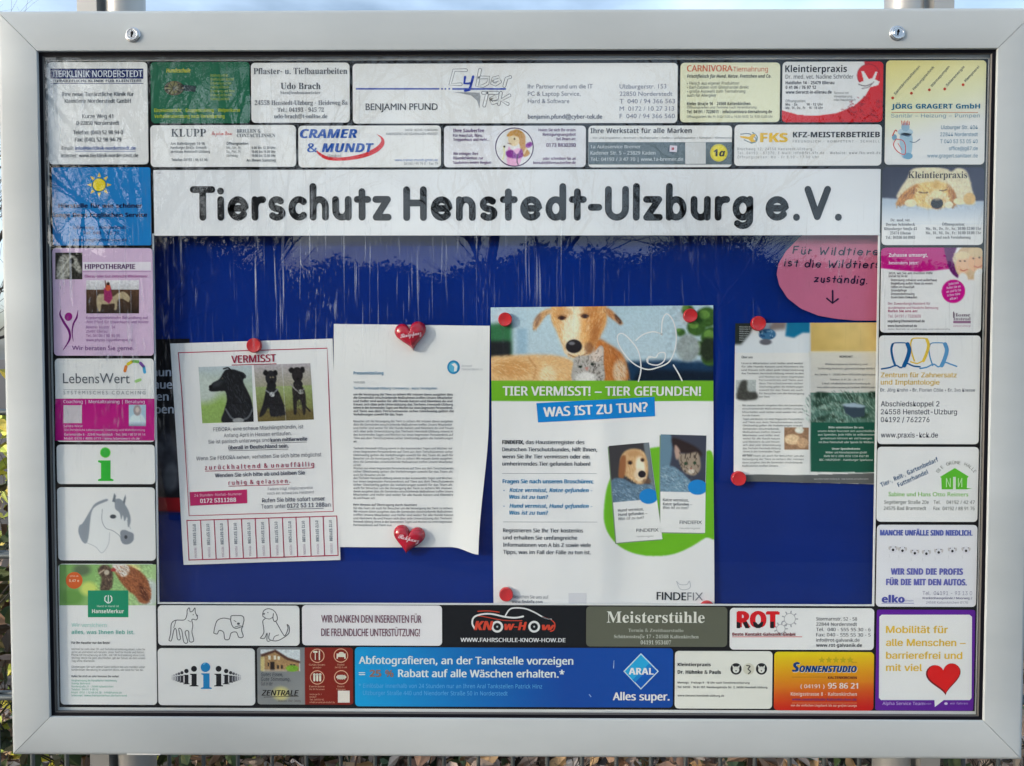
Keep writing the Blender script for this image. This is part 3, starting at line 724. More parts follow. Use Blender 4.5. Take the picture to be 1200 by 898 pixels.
c.T(71,184.6,'Internet: www.tierklinik-norderstedt.de',4.2,'n',(70,76,84),w=91,b=.04); c.end()

cv = Canvas(174,70,295,147,(22,62,46)); cv.noise(10,6,14,3)
c = Card('advert_card', 'dark green advert card with faint yellow lettering, second in the top row', (176.3,72.5,293,144.8), (36,100,76))
c.begin('lettering'); c.T(195,85.2,'Hundeschule',4.6,'it',(186,190,70),w=28,b=.06)
for i in range(7): c.T(247,90+i*4.6,'Erziehung und Beschäftigung'[: 16+(i*5)%9],3,'n',(150,170,60),w=20+(i*7)%10)
c.T(181,131.5,'Einzelunterricht · Gruppentraining · Welpenkurse',4,'b',(160,180,50),w=100)
c.T(181,138.5,'Verhaltensberatung nach Vereinbarung',4,'b',(160,180,50),w=82)
c.begin('emblem'); c.ell(204,103.5,11.5,8.5,(86,84,70),3); c.stroke([(193+22*t, 103.5+0*t) for t in (0,1)],.8,(150,148,110),5); c.ell(203,103,6,7.5,(120,118,84),4)
for a in range(0,360,40): c.stroke([(203,103.5),(203+10*math.cos(math.radians(a)),103.5+8*math.sin(math.radians(a)))],.8,(40,50,50),5)
c.poly([(212,99),(230,101),(229,108),(212,106)],(50,66,70),3); c.end()

c = Card('advert_card', 'white advert card with serif lettering for paving work, third in the top row', (294,73.3,410,144.2))
c.begin('lettering'); c.T(352,87,'Pflaster- u. Tiefbauarbeiten',7,'s',(84,86,92),w=109,al='c'); c.T(352.3,104.6,'Udo Brach',7.2,'s',(74,76,82),w=46.5,al='c')
c.T(352,110.4,'Straßenbaumeister',3.3,'s',(120,122,128),w=47,al='c'); c.T(353,123.2,'24558 Henstedt-Ulzburg · Heideweg 8a',5.2,'s',(100,102,110),w=108,al='c')
c.T(352.5,131.3,'Tel.: 04193 - 945 72',4.8,'s',(90,92,100),w=54,al='c'); c.T(352.5,138.8,'udo-brach@t-online.de',4.8,'s',(80,82,90),w=62,al='c'); c.end()

c = Card('advert_card', 'wide white advert card with thin blue line and outlined computer logo, top row', (413,74,794.3,144.8))
c.begin('blue_rule'); c.rect(417,103.4,515,105.2,(52,76,170),3)
for x in (518,522,526.5): c.rect(x-1,103.4,x+1,105.2,(52,76,170),3)
c.rect(530,103.4,593,105.4,(52,76,170),3); c.begin('lettering')
c.T(428.5,129.3,'BENJAMIN PFUND',7.6,'g',(66,68,74),w=83.5,b=.03)
for i,(t,w_) in enumerate((('Ihr Partner rund um die IT',75),('PC & Laptop Service,',61),('Hard & Software',48))): c.T(618.5,104+i*8.6,t,5,'g',(120,124,140),w=w_)
c.T(618.5,139.4,'benjamin.pfund@cyber-tek.de',5.2,'g',(80,84,104),w=86,b=.04)
for i,(t,w_) in enumerate((('Ulzburgerstr. 153',54),('22850 Norderstedt',61),('T  040 / 94 366 563',64),('M  0172 / 10 27 313',63),('F  040 / 94 366 560',64))): c.T(726,104+i*8.7,t,5,'g',(128,132,152),w=w_)
c.begin('logo'); g_=(112,114,120)
# outlined lettering: each letter drawn as a double contour
def outl(pts, wd=4.2):
    c.stroke(pts, wd, g_, 4); c.stroke(pts, wd-1.5, (228,229,231), 5)
outl([(546,82.5),(532,82.5),(527.5,99),(540,99)]); 
outl([(562.5,82),(559,101),(566,101),(571.5,98),(573,91),(561.5,91)])
outl([(586,96),(580.5,99.5),(576.5,98),(578,92),(584,90.5),(585.5,93.5),(578,95)]); outl([(591,101),(593.5,92),(598,90.5)])
outl([(566,109),(583,109)]); outl([(571,109),(567.5,124)]); outl([(583.5,119),(577,121.5),(575,116),(580,113),(582,115.5),(575,117)]); outl([(587,109),(584.5,122)]); outl([(597,112),(587,117.5),(595,122)])
c.poly([(530,107.8),(562,108.8),(563,113),(562,127.5),(559,118),(552,112)],(150,153,158),3)
c.stroke([(545,90.5),(544,98),(551,98)],2.8,(40,66,170),7); c.stroke([(554.5,90),(550,106),(545,106.5)],2.8,(40,66,170),7); c.end()

c = Card('advert_card', 'cream advert card for raw pet food with orange heading in the top row', (797,73.2,914.3,143.6), (232,229,196))
c.begin('heading'); c.T(805,84,'CARNIVORA',7,'n',(206,96,50),w=52,b=.05); c.T(857,84,'-Tiernahrung',5.4,'n',(206,96,50),w=42); c.begin('lettering')
c.T(805,91.5,'Frischfleisch für Hund, Katze, Frettchen und Co.',3.8,'bi',(70,68,60),w=97)
for i,(t,w_) in enumerate((('• Fleisch aus eigener Produktion',60),('• Barf-Zutaten vom Grosshandel direkt',71),('• große Auswahl zum Tiernahrung',67),('   auch für Allergiker',34))): c.T(805,99.5+i*4.7,t,3.3,'n',(84,82,72),w=w_)
c.T(805,123.6,'Kieler Straße 16 · 24568 Kaltenkirchen',3.6,'b',(80,78,70),w=73); c.T(805,127.4,'Öffnungszeiten und Termine nach Vereinbarung',2.6,'n',(100,98,90),w=80)
c.T(805,133,'Tel. 04191 / 7228011 · info@carnivora-tiernahrung.de',3.6,'b',(80,78,70),w=98); c.T(805,138.4,'Öffnungszeiten: Mo.-Fr. 9.00-13.00 u. 14.30-18.00, Sa. 9.00-13.00 Uhr',2.8,'n',(90,88,80),w=99); c.end()

cv = Canvas(914,70,1037,146,(232,231,232)); cv.poly([(916,129),(935,134.5),(955,136),(980,133),(1000,125),(1014,113),(1022,98),(1020,88),(1014,80),(1012,72),(1040,70),(1040,148),(914,148)],(205,30,34),.4)
cv.ell(1017.5,88.5,13.5,13.5,(150,22,32),.5); cv.ell(1017.5,88.5,12.6,12.6,(205,32,36),.5)
cv.noise(26,1.3,1.3,9,(985,100,1037,146)) if 0 else None
for k in range(60):
    x,y = rng.uniform(985,1034), rng.uniform(112,142)
    if x+y > 1118: cv.line([(x,y),(x+rng.uniform(-3,3),y+rng.uniform(-3,3)),(x+rng.uniform(-4,4),y+rng.uniform(-3,3))],.7,(130,14,24),.5,.7)
cv.poly([(1009,84),(1012,83.5),(1018,93),(1022,92),(1026,84),(1028,84.5),(1025,93),(1031,96),(1029,100),(1018,103),(1010,103),(1004,98),(1012,95)],(228,226,224),.4)
cv.line([(1006,99),(1014,101),(1022,98)],1,(90,80,86)); cv.line([(1010,104),(1018,102),(1024,96)],.8,(90,80,86))
c = Card('advert_card', 'white and red advert card of an animal practice with round red emblem, top row', (916.6,72,1035,143.6), cv, fine=True)
c.begin('lettering'); c.T(920,84.8,'Kleintierpraxis',7.6,'b',(40,40,44),w=71); c.T(920.5,92.5,'Dr. med. vet. Nadine Schröder',4.6,'n',(80,80,84),w=78)
c.T(920.5,99,'Haidlohn 14 · 25479 Ellerau',3.5,'b',(70,70,76),w=56); c.T(920.5,104.4,'0 41 06 / 76 97 12',3.5,'b',(70,70,76),w=35); c.T(920.5,110,'www.tierarzt-in-ellerau.de',3.5,'b',(70,70,76),w=53)
for i,t in enumerate(('Termine mit','Vereinbarung','oder Hausbesuch')): c.T(977,110.5+i*4,t,2.6,'n',(110,110,114),w=17+i*4)
c.T(920.5,120,'Öffnungszeiten:',2.8,'n',(90,90,94),w=23); c.T(920.5,124,'Mo. - Sa.        10 - 12 Uhr',2.7,'b',(90,90,94),w=43); c.T(920.5,128,'Mo., Di., Do., Fr.   16 - 18 Uhr',2.7,'b',(90,90,94),w=43); c.end()

cv = Canvas(1035,68,1157,196,(232,232,226)); cv.grad(1060,72,1085,160,(240,214,140),(236,233,224))
c = Card('advert_card', 'pale yellow advert card with slanting text lines and small plumber figure, top right corner', (1037.5,70.5,1155,193.3), cv)
c.begin('slanted_line')
for (x0,y0,x1,y1,t) in ((1049,111.5,1077,79.5,'Sanitärinstallation'),(1071,106,1094,80,'Heizungstechnik'),(1092,102.5,1112,79.5,'Wärmepumpen'),(1110,101.5,1129.5,79.5,'Solarenergie'),(1131.5,96.5,1147,79.5,'Klempnerei')):
    a = math.degrees(math.atan2(y0-y1,x1-x0)); c.T(x0,y0,t,2.8,'n',(80,92,100),w=math.hypot(x1-x0,y1-y0),ang=a,b=.06)
for x,y in ((1046,115),(1068,109.5),(1089,105.5),(1107,104.5),(1128.5,99.5)): c.ell(x,y,1.7,1.7,(200,70,36),5,12)
c.begin('heading'); c.T(1044.5,127.6,'JÖRG GRAGERT GmbH',5.4,'b',(22,104,140),w=101.5,b=.05); c.rect(1044.5,131.5,1146,132.3,(200,130,80),3)
c.T(1044,138,'Sanitär – Heizung – Pumpen',4.3,'i',(130,160,176),w=102)
c.begin('lettering')
for y,t,w_ in ((151.5,'Ulzburger Str. 404',42),(159.8,'22844 Norderstedt',43),(168,'T 040 53 53 05 40',43),(176.2,'office@jg87.de',33),(184.7,'www.gragert.sanitaer.de',58)): c.T(1145.5,y,t,4.3,'i',(80,130,160),w=w_,al='r')
c.begin('plumber_figure')
c.ell(1061,155,9,4.5,(176,200,214),3); c.ell(1061,149,4.8,5.2,(150,180,200),4); 
for k in range(6): c.stroke([(1057+k*1.7,147),(1056.5+k*1.8,141.5+(k%2))],.9,(206,90,70),5)
c.poly([(1055,158),(1068,158),(1069,172),(1067,181),(1060,186),(1056,180)],(160,190,208),3,True); c.ell(1064,183,5.5,3.8,(110,160,190),4)
c.stroke([(1050,163),(1047,170),(1052,178),(1060,181),(1061,172),(1058,165),(1050,163)],1,(214,86,80),6,True); c.stroke([(1052,168),(1057,176)],.8,(214,86,80),6)
c.ell(1048,161,3,3.6,(120,164,190),4); c.stroke([(1046,159),(1049,153),(1051,154)],1.3,(200,70,60),6,True); c.stroke([(1066,166),(1072,167),(1078,163)],.9,(96,110,130),6,True); c.stroke([(1056,157),(1064,160),(1068,157)],.8,(60,90,130),6,True); c.end()

c = Card('advert_card', 'white advert card of an optician with serif name, left in the second row', (176,146.5,347,196))
c.begin('heading'); c.T(200.5,160.3,'KLUPP',8.8,'s',(78,82,90),w=41); c.T(248,158.5,'In jedem Sinne',4.5,'sc',(206,86,86),w=24); c.begin('lettering')
c.T(277.5,155.6,'BRILLEN &',4,'s',(110,116,124),w=28); c.T(277.5,161,'CONTACTLINSEN',4,'s',(110,116,124),w=45)
for i,(t,w_) in enumerate((('Am Bahnbogen 14-16',40),('Hamburger Straße, Einkaufs-',43),('zentrum Henstedt-Ulzburg',46))): c.T(200,170+i*4.7,t,3.1,'b',(120,124,130),w=w_)
c.T(201,189,'Telefon 04193 / 96 93 96',3.1,'b',(110,114,120),w=42); c.T(265.5,170,'Öffnungszeiten:',3.1,'b',(100,104,110),w=26)
for i in range(3): c.T(265.5,174.8+i*4.6,('Mo., Die., Fr.','Do., Frei., Fr.','Samstag')[i],2.9,'n',(110,114,120),w=(17,17,13)[i]); c.T(323,174.8+i*4.6,('9.00 bis 12.30 Uhr','15.00 bis 18.00 Uhr','10.00 bis 13.00 Uhr')[i],2.9,'b',(110,114,120),w=28,al='r')
c.T(323,189.5,'An Ihrem Samstag',3.1,'b',(90,94,100),w=34,al='r'); c.end()

c = Card('advert_card', 'white advert card with bold blue italic name and red swoosh in the second row', (349.3,147,517,196.5))
c.begin('heading'); c.T(351.5,162,'CRAMER',10.2,'bi',(34,84,168),w=66,b=.07); c.T(360,178.6,'& MUNDT',10.2,'bi',(34,84,168),w=77,b=.07); c.T(384,184.6,'GmbH',3.2,'n',(110,112,120),w=15)
c.begin('swoosh'); up=[(441,157),(449,162),(450,170),(441,179),(424,185.5),(400,188.5),(382,187),(372,180),(371,176)]; lo=[(373.5,178),(384,183.5),(402,184.5),(424,180.5),(440,173),(446.5,166),(446,161.5)]
c.poly(crom(up)+crom(lo),(206,44,50),5)
c.begin('lettering'); c.T(513,153.8,'SANITÄR · HEIZUNG · KLIMATECHNIK',2.6,'n',(110,112,118),w=38,al='r'); c.T(513,158.4,'KUNDENDIENST UND SOLARANLAGEN HENSTEDT',2.8,'n',(100,102,110),w=60,al='r')
c.T(513,189,'www.cramer-mundt-gmbh.de',2.8,'n',(70,110,180),w=50,al='r'); c.T(513,193.3,'04193 / 95 79 0 · Fax 79',2.8,'n',(100,104,112),w=39,al='r'); c.end()

c = Card('advert_card', 'pale lilac advert card with purple ring round a drawn woman, middle of second row', (520,147.2,686.8,196.3), (220,220,232))
PU=(96,54,110); c.begin('lettering')
c.T(531,155.2,'Ihre Sauberfee',3.9,'b',PU,w=36); c.T(531,160.6,'Für Haushalt, Büro,',3.3,'n',PU,w=34,b=.05); c.T(531,165.4,'Treppenhaus und mehr...',3.3,'n',PU,w=42,b=.05)
for i,(t,w_) in enumerate((('Wir reinigen Ihre',29),('Räumlichkeiten zur',35),('Sauberen innen Region',44))): c.T(531,181.8+i*5.2,t,3.2,'n',PU,w=w_,b=.05)
for y,t,w_,h_ in ((154,'Holen Sie sich Ihr erstes',43,3.2),(159.3,'Reinigungsangebot',38,3.2),(164.5,'bei Ihnen an:',22,3.2),(172.3,'0173 8830390',34,4.2),(187.5,'oder schreiben Sie an',38,3.2),(192.4,'kontakt@ihresauberfee.de',49,3.2)): c.T(674.5,y,t,h_,'n',PU,w=w_,al='r',b=.06)
cx,cy=602.8,172.6; cv=Canvas(578,148,628,197,(224,224,234),3)
cv.poly([(597,163),(604,153),(615,158),(616,172),(621,180),(614,184),(610,176),(608,168)],(196,146,80),.4,1,True)
cv.ell(602,164,6.5,7.5,(238,206,170),.6,-15); cv.poly([(594,160),(598,154),(607,152),(614,157),(612,163),(603,159)],(190,140,66),.4,1,True)
cv.poly([(596,172),(600,176),(608,174),(612,180),(607,196),(596,197),(594,186)],(226,170,206),.4,1,True); cv.poly([(593,178),(600,176),(606,181),(611,174),(613,183),(606,186),(595,184)],(140,62,150),.4,1,True)
cv.line([(607,181),(606,190),(610,197)],1,(50,40,60)); cv.ell(603,163,.9,1.3,(60,50,40),.4); cv.line([(595,168),(599,169)],.8,(120,80,70)); cv.line([(590,172),(591,180),(589,187)],1.8,(232,224,170)); cv.ell(591,172,1.3,1.3,(70,64,60),.4)
cv.line([(614,180),(618,172)],2,(238,206,170)); cv.ell(620,170,4.5,3,(146,70,160),.5,-30)
c.begin('round_picture'); P_=[(cx+22*math.cos(a),cy+22.4*math.sin(a)) for a in np.linspace(0,2*math.pi,40,endpoint=False)]
c.grid(lambda u,v: np.stack([cx+22*(2*u-1)*np.sqrt(np.clip(1-(2*v-1)**2,0,1)), cy+22.2*(2*v-1)],1),60,60,cv,2); c.stroke(P_,1.2,(76,52,92),5,closed=True); c.end()

c = Card('advert_card', 'white advert card with slate grey band and round yellow badge, second row', (689.2,147,858,196.4))
c.begin('heading'); c.T(692,156.3,'Ihre Werkstatt für alle Marken',5.6,'b',(74,76,84),w=117); c.T(692,163,'• Kfz- und Inspektion • Bremsen • Stoßdämpfer • Reifen • Unfallreparatur • Autoglas • Klimaservice',2.3,'n',(110,112,118),w=164)
c.begin('grey_band'); c.rect(689.6,166.7,857.6,193,(98,112,120),2); c.begin('lettering')
c.T(692,174,'1a Autoservice Bremer',3.6,'n',(200,208,214),w=58,b=.05); c.T(692,181.5,'Kadener Str. 5 – 23829 Kaden',4,'n',(200,208,214),w=75,b=.05); c.T(692,188.8,'Tel.: 04193 / 3 47 70 | www.1a-bremer.de',3.8,'n',(200,208,214),w=107,b=.05)
c.begin('badge'); c.ell(842.3,179.3,10.3,10.3,(206,194,70),4); c.ell(842.3,179.3,8.4,8.4,(226,210,60),5); c.T(842.5,183.5,'1a',8,'bi',(60,58,50),w=13,al='c',b=.08); c.ell(787,175.5,4.6,4.6,(70,84,96),4); c.poly([(785,170.5),(793.5,171),(793,178.5),(784.5,178)],(214,206,218),5); c.rect(787,173,790,176,(170,80,90),6)
c.begin('white_patch'); c.rect(803,167,827,192.2,(206,208,210),4); c.end()

c = Card('advert_card', 'white advert card with yellow letters and a wrench emblem, right in the second row', (860.5,145.8,1033.5,194.6))
c.begin('emblem'); c.stroke([(868,157.5),(878,157),(886,163),(880,167),(872,164)],1.2,(130,140,150),4,True); c.poly([(867,159.5),(878,160.5),(882,157),(886,158),(883,161.5),(883,163.5),(886,166),(881,167),(877,163.5),(868,161.5)],(228,180,40),5); c.stroke([(882,155.5),(887,160),(886,166),(880,168)],1.4,(120,150,160),4,True)
c.begin('heading'); c.T(890.5,166.8,'FKS',10.2,'b',(226,184,50),w=31,b=.10); c.T(929,161.2,'KFZ-MEISTERBETRIEB',6.2,'b',(54,56,62),w=100,b=.05); c.T(929,167.3,'FREUNDLICH · KOMPETENT · SCHNELL',2.7,'n',(130,132,138),w=100,track=.3)
c.begin('lettering'); c.T(864,176.3,'Bruchweg 12, 24558 Henstedt-Ulzburg',2.9,'n',(110,112,118),w=86,track=.3); c.T(864,181,'Tel. 04193 - 87370, E-Mail: info@fks-kfz.de · Website: www.fks-web.de',2.9,'n',(110,112,118),w=165,track=.3)
c.T(864,185.8,'Öffnungszeiten: Mo - Fr 8.00 - 17.00 Uhr',2.9,'n',(110,112,118),w=94,track=.3); c.end()

# ------------------------------------------------------------ header sign
c = Card('header_sign', 'long white sign with large rounded black lettering above the blue pinboard', (180.3,198.8,1031.5,276), (219,221,227), r=1, cat='sign', y=.0107, group=None)
c.begin('lettering')
for t,x,w_,yb in (('Tierschutz',227,229,257.6),('Henstedt-Ulzburg',474,404,257.8),('e.V.',898,86,257.6)):
    c.ST(x,yb,t,37.5,7.9,(26,28,32),w=w_,gap=.20)
c.T(183,204,'TSV',2.2,'n',(130,130,136)); c.end()
# ------------------------------------------------------------ border cards: left column
cv = Canvas(60,194,178,290,(12,98,168)); cv.noise(6,10,4,5)
c = Card('advert_card', 'bright blue advert card with yellow sun and black lettering in the left column', (61,196,177,288), (8,122,192), r=2)
c.begin('sun_emblem'); c.ell(116.3,216.8,8.2,8.2,(40,90,60),4); c.ell(116.3,216.8,7.3,7.3,(232,206,20),5)
for k in range(8):
    a=math.radians(k*45+22.5-22.5); p=lambda r,d: (116.3+r*math.cos(a+d),216.8+r*math.sin(a+d)); c.poly([p(9.4,-.22),p(14.6,0),p(9.4,.22)],(216,196,70),5)
c.begin('lettering'); c.T(117.5,243.8,'Hörstelle für wie schöner',5,'b',(10,24,58),w=98,al='c',b=.06); c.T(117.5,254.6,'lange Dees Englischen Service',5,'b',(10,24,58),w=110,al='c',b=.06)
c.T(117,268.5,'Lilienweg · Norderstedt',3.6,'b',(14,50,104),w=62,al='c'); c.T(118,275,'Tel. 040 - 52 71',3.6,'b',(14,50,104),w=42,al='c'); c.T(117,283,'www.englischservice.de',3.6,'b',(14,50,104),w=64,al='c'); c.end()

c = Card('advert_card', 'lilac advert card with two horse pictures and a purple dancing figure, left column', (61.8,290.6,179.8,417.3), (206,180,208))
cv = Canvas(64,295,97,329,(40,40,38),3); cv.poly([(66,318),(70,302),(80,298),(90,303),(96,318),(92,320),(84,312),(80,326),(68,328)],(150,148,140),.8,1,True); cv.noise(34,1.5,1.5,2); cv.ell(84,306,3,3.5,(30,30,30),1); cv.line([(67,324),(76,310),(84,300)],1.5,(196,194,186),.8); cv.line([(70,327),(80,314)],1.2,(200,198,190),.8)
c.begin('horse_picture','small dark picture of a grey horse\'s head'); c.pic(cv,64.8,296.2,96.5,327.5,2)
cv = Canvas(100,328,164,368,(66,44,34),3); cv.grad(100,328,100,339,(222,220,226),(196,196,200),1,(100,328,164,339.5)); cv.grad(100,340,100,368,(84,60,44),(44,32,26),1,(100,339.5,164,368))
cv.poly([(113,352),(116,345),(124,345),(132,348),(138,344),(145,342),(152,348),(151,354),(147,352),(143,350),(138,352),(137,362),(134,363),(134,356),(124,357),(119,357),(118,364),(115,364)],(176,160,130),.6,1,True)
cv.poly([(122,338),(130,337),(132,350),(128,356),(122,352)],(150,40,96),.5); cv.ell(126.5,337,3.2,4,(200,90,60),.6); cv.ell(126.8,332.8,1.9,2,(60,34,30),.5); cv.line([(123.4,329),(124,336)],1.3,(96,50,46)); cv.noise(10,1.5,1.5,2)
c.begin('riding_picture','picture of a rider in red on a dappled grey horse'); c.pic(cv,101,328.5,163,367.5,2)
c.begin('heading'); c.rect(97,307.2,177,316.8,(222,216,230),2); c.T(99.5,315.4,'HIPPOTHERAPIE',5.6,'n',(84,30,92),w=59,b=.09); c.rect(97,318.3,177,318.8,(140,90,150),3)
c.T(99.5,325.4,'Ellerau oder Gut Ziebrecht-Winckemoor',3.1,'n',(168,90,150),w=74,b=.04); c.begin('dancing_figure')
c.ell(80.3,371.3,4.4,5,(140,14,120),5,ang=20); c.stroke([(71.5,363),(70.5,369),(75,378),(81,388),(81.5,398),(74,410.5)],3.0,(110,20,110),5,True,taper=(.2,.7,1,1,.8,.2)); c.stroke([(91.5,363.5),(90,372),(86,380),(84.6,390),(86,400)],2.2,(110,20,110),5,True,taper=(.2,1,.9,.6,.2))
c.begin('lettering')
for y,t,w_ in ((374,'Krankengymnastische Behandlung auf',73),(379,'dem Pferd für Erwachsene und Kinder',74),(385,'Bekener Holzstr. 24',34),(390,'25497 Ellerau',25),(395,'Tel. 04106 / 80 90 90',40),(400,'www.physio-hippotherapie.de',55)): c.T(101,y,t,3.1,'n',(130,70,140),w=w_)
c.T(84.5,410.5,'Wir beraten Sie gerne.',5.3,'g',(110,50,120),w=73); c.end()

c = Card('advert_card', 'white and magenta advert card with broken ring of coloured dashes, left column', (64.6,420,181.2,518.3))
c.begin('heading'); c.T(74,449.3,'LebensWert',11.8,'g',(96,100,108),w=79); c.rect(74,456.3,171,456.8,(150,152,158),3); c.T(74.5,462.3,'SYSTEMISCHES COACHING',4.2,'g',(130,134,140),w=97,track=.45)
c.begin('dash_ring')
for a,cc in ((195,(214,120,40)),(238,(206,190,50)),(275,(110,176,70)),(318,(120,80,160)),(360-8,(70,160,206)),(70,(160,206,130)),):
    r=math.radians(a); ux,uy=math.cos(r),math.sin(r); x,y=158+11.3*ux,435.3+11.5*uy; c.stroke([(x+uy*-2.6,y+ux*2.6),(x+uy*2.6,y-ux*2.6)],3.6,cc,5)
c.begin('magenta_field'); c.rect(64.9,467.3,181.0,516.6,MAG,2); c.begin('lettering'); WH=(232,200,226)
c.T(74.5,472.6,'Coaching | Mentaltraining | Beratung',3.7,'n',WH,w=96,b=.04); c.T(75,500.6,'Sandra Wiese',2.6,'n',WH,w=22); c.T(76,505,'Die Persönliche Lebenswerte: Coaching und Wahrnehmung',2.3,'n',WH,w=95)
c.T(75.5,510.5,'Gartenstraße 8 · 22846 Norderstedt · Tel.: 040 / 90 57 91 14',2.6,'n',WH,w=96,b=.04); c.T(75.5,515.2,'Mobil: 0170 / 4808 0779 · www.lebenswert-sh.de',2.6,'n',WH,w=89,b=.04)
c.begin('white_patch'); c.rect(74.5,475,96,496,(196,190,196),3)
cv=Canvas(149,473,173,501,(110,160,184),3); cv.poly([(152,500),(153,489),(160,485),(168,488),(171,500)],(206,222,232),.5,1,True); cv.ell(161,481,4.6,6.4,(92,44,32),.7); cv.ell(161,480.5,2.2,3.1,(206,146,116),.7); cv.grad(149,494,149,501,(206,222,232),(50,60,90),.6)
c.begin('portrait_picture','tiny portrait of a brown haired person in a pale top'); c.pic(cv,151,474.5,171,499.5,3); c.end()

c = Card('advert_card', 'white card with one green letter i in the left column', (66.2,521,181.8,567.8))
c.begin('green_letter'); c.ell(123.5,530.5,6.3,6.3,(130,204,100),4); c.ell(123.5,530.5,5.4,5.4,(40,176,50),5); c.poly([(115,539.6),(129.6,539.6),(129.6,560.8),(133,562),(133,563.8),(115,563.8),(115,562),(118.4,560.8),(118.4,543),(115,541.6)],(40,176,50),5); c.end()

c = Card('advert_card', 'white card with a grey drawn horse\'s head in the left column', (67.2,571,182.2,657.3))
g1=(140,148,158); cv=Canvas(88,576,162,652,(226,227,229),3)
cv.poly([(127,586),(138,585),(147,592),(149,602),(150,612),(156,622),(157,632),(149,637),(142,634),(140,624),(128,619),(128,630),(125,641),(120,648),(112,642),(101,634),(104,612),(108,600),(116,590)],(222,224,226),.5,1,True)
cv.poly([(124,585),(112,590),(106,598),(97,613),(93,616),(92,624),(96,634),(101,637),(104,628),(107,602),(113,593),(126,587)],g1,.4,1,True)
cv.poly([(135,586),(141,585),(147,592),(152,602),(153,612),(150,618),(149,606),(146,611),(144,604),(142,609),(140,601),(135,596)],g1,.4,1,True)
cv.poly([(131.5,588),(134,578),(135.8,581),(135,589)],(110,118,128),.4); cv.poly([(144,588),(147,579.5),(147.6,584),(146,592)],(110,118,128),.4)
cv.ell(132.5,605.5,3.6,2.4,(70,76,84),1); cv.poly([(141,624),(145,621),(151,623),(156.5,626),(156,634),(150,638),(143,636)],(134,140,150),.4,1,True); cv.ell(147.5,629.5,1.8,2.2,(70,74,82),.7)
cv.line([(120,597),(119.5,610),(124,619),(132,622),(140,628),(142,634)],.8,(150,156,162)); cv.line([(101,636),(112,641),(119.5,648),(127,638),(128.5,624)],.6,(170,174,180)); cv.line([(149,610),(153,620)],.5,(150,156,162))
c.begin('horse_drawing'); c.pic(cv,89,577,161,651,2,.6); c.end()

c = Card('advert_card', 'white advert card with dog and kitten photograph and green emblem, bottom left corner', (69.2,660.8,183.2,826.3))
cv=Canvas(68,660,184,711,(150,186,110),2.5); cv.grad(68,660,184,700,(110,160,80),(176,206,150)); cv.ell(96,668,10,7,(90,110,80),5); cv.ell(84,700,14,10,(100,150,70),6); cv.ell(152,668,12,8,(226,222,150),5); cv.ell(104,690,10,8,(200,214,110),5)
cv.ell(174,695,14,16,(196,206,200),5); cv.poly([(132,663),(146,662),(160,667),(172,678),(177,697),(173,707),(164,706),(158,698),(150,692),(140,680)],(150,88,52),.8,1,True); cv.poly([(131,661),(146,661),(152,668),(146,676),(138,672)],(224,216,206),.8,1,True); cv.poly([(163,684),(170,690),(174,704),(166,700)],(96,50,30),.8,1,True)
cv.poly([(115,668),(120,662),(128,664),(132,672),(130,690),(118,692),(119,678)],(84,66,54),.8,1,True); cv.fur([(132,663),(146,662),(160,667),(172,678),(177,697),(173,707),(158,698),(140,680)],300,3,50,[(120,66,36),(190,126,84),(96,52,30),(170,100,60)],.6,seed=2); cv.fur([(131,661),(146,661),(152,668),(146,676),(138,672)],60,2.5,30,[(240,236,230),(180,166,150)],.6,seed=3); cv.fur([(115,668),(120,662),(128,664),(132,672),(130,690),(118,692),(119,678)],160,2.4,95,[(50,40,34),(140,118,96),(100,80,64)],.7,seed=4); cv.noise(16,1.3,1.3,2,(112,660,178,711)); cv.ell(125,671,3,3,(190,178,160),1); cv.line([(116,672),(122,668)],1.4,(190,170,150)); cv.ell(133,668,3,2,(170,60,60),1)
c.begin('dog_kitten_picture','photograph of a brown and white dog and a kitten touching noses'); c.pic(cv,69.6,661.6,182.8,709.5,2)
c.begin('orange_badge'); c.ell(87,680.3,9.8,9.8,(206,92,34),5); c.T(87,682,'5,47 €'.replace('€','e'),3,'b',(240,200,170),w=12,al='c'); c.T(87,676,'schon ab',2,'n',(240,200,170),w=10,al='c')
c.begin('green_emblem'); c.rect(103,692,150.5,723.5,(14,138,102),5); c.stroke([(124.5,698.5),(123,700),(123,704),(126,706.5)],1.3,(216,236,228),7); c.stroke([(127,698),(127,707)],1.2,(216,236,228),7); c.stroke([(129.6,698.5),(131,700),(131,704),(128.5,706.5)],1.3,(216,236,228),7)
c.T(126.7,711.5,'Hand in Hand ist',2.3,'n',(200,226,216),w=26,al='c'); c.T(126.7,718.6,'HanseMerkur',4.6,'b',(220,238,232),w=38,al='c')
TE=(70,170,146); c.begin('heading'); c.T(84,734.8,'Wir versichern',4.8,'n',(176,214,206),w=42,b=.04); c.T(84,743,'alles, was Ihnen lieb ist.',4.8,'b',(110,178,166),w=75)
c.begin('lettering'); c.T(84,754.6,'Für Ihr Haustier nur das Beste!',2.9,'b',(60,64,70),w=46)
for i,(t,w_) in enumerate((('Möchten Sie mehr über OP- und Tierhalterversicherung wissen, rufen Sie',88),('gerne an und lassen sich beraten. Unser Tarif für Hunde und Katzen,',87),('Pferde OP-Versicherung ab 9,90 € mit 100 % Erstattung ohne Limit.',88),('Wichtig: Wenn Sie jetzt abschließen, gilt der Schutz ab dem ersten',88),('Tag ohne Wartezeit.',28),('',0),('Überzeugen Sie sich selbst! Ganz einfach bei uns melden unter',88),('kostenloser Beratung in unserem Büro, wir sind für Sie da.',86))):
    if t: c.T(84,761.8+i*3.45,t,2.3,'n',(84,88,94),w=w_)
c.T(84,793.6,'Rufen Sie mich an oder kommen Sie vorbei:',2.4,'b',(80,84,90),w=57)
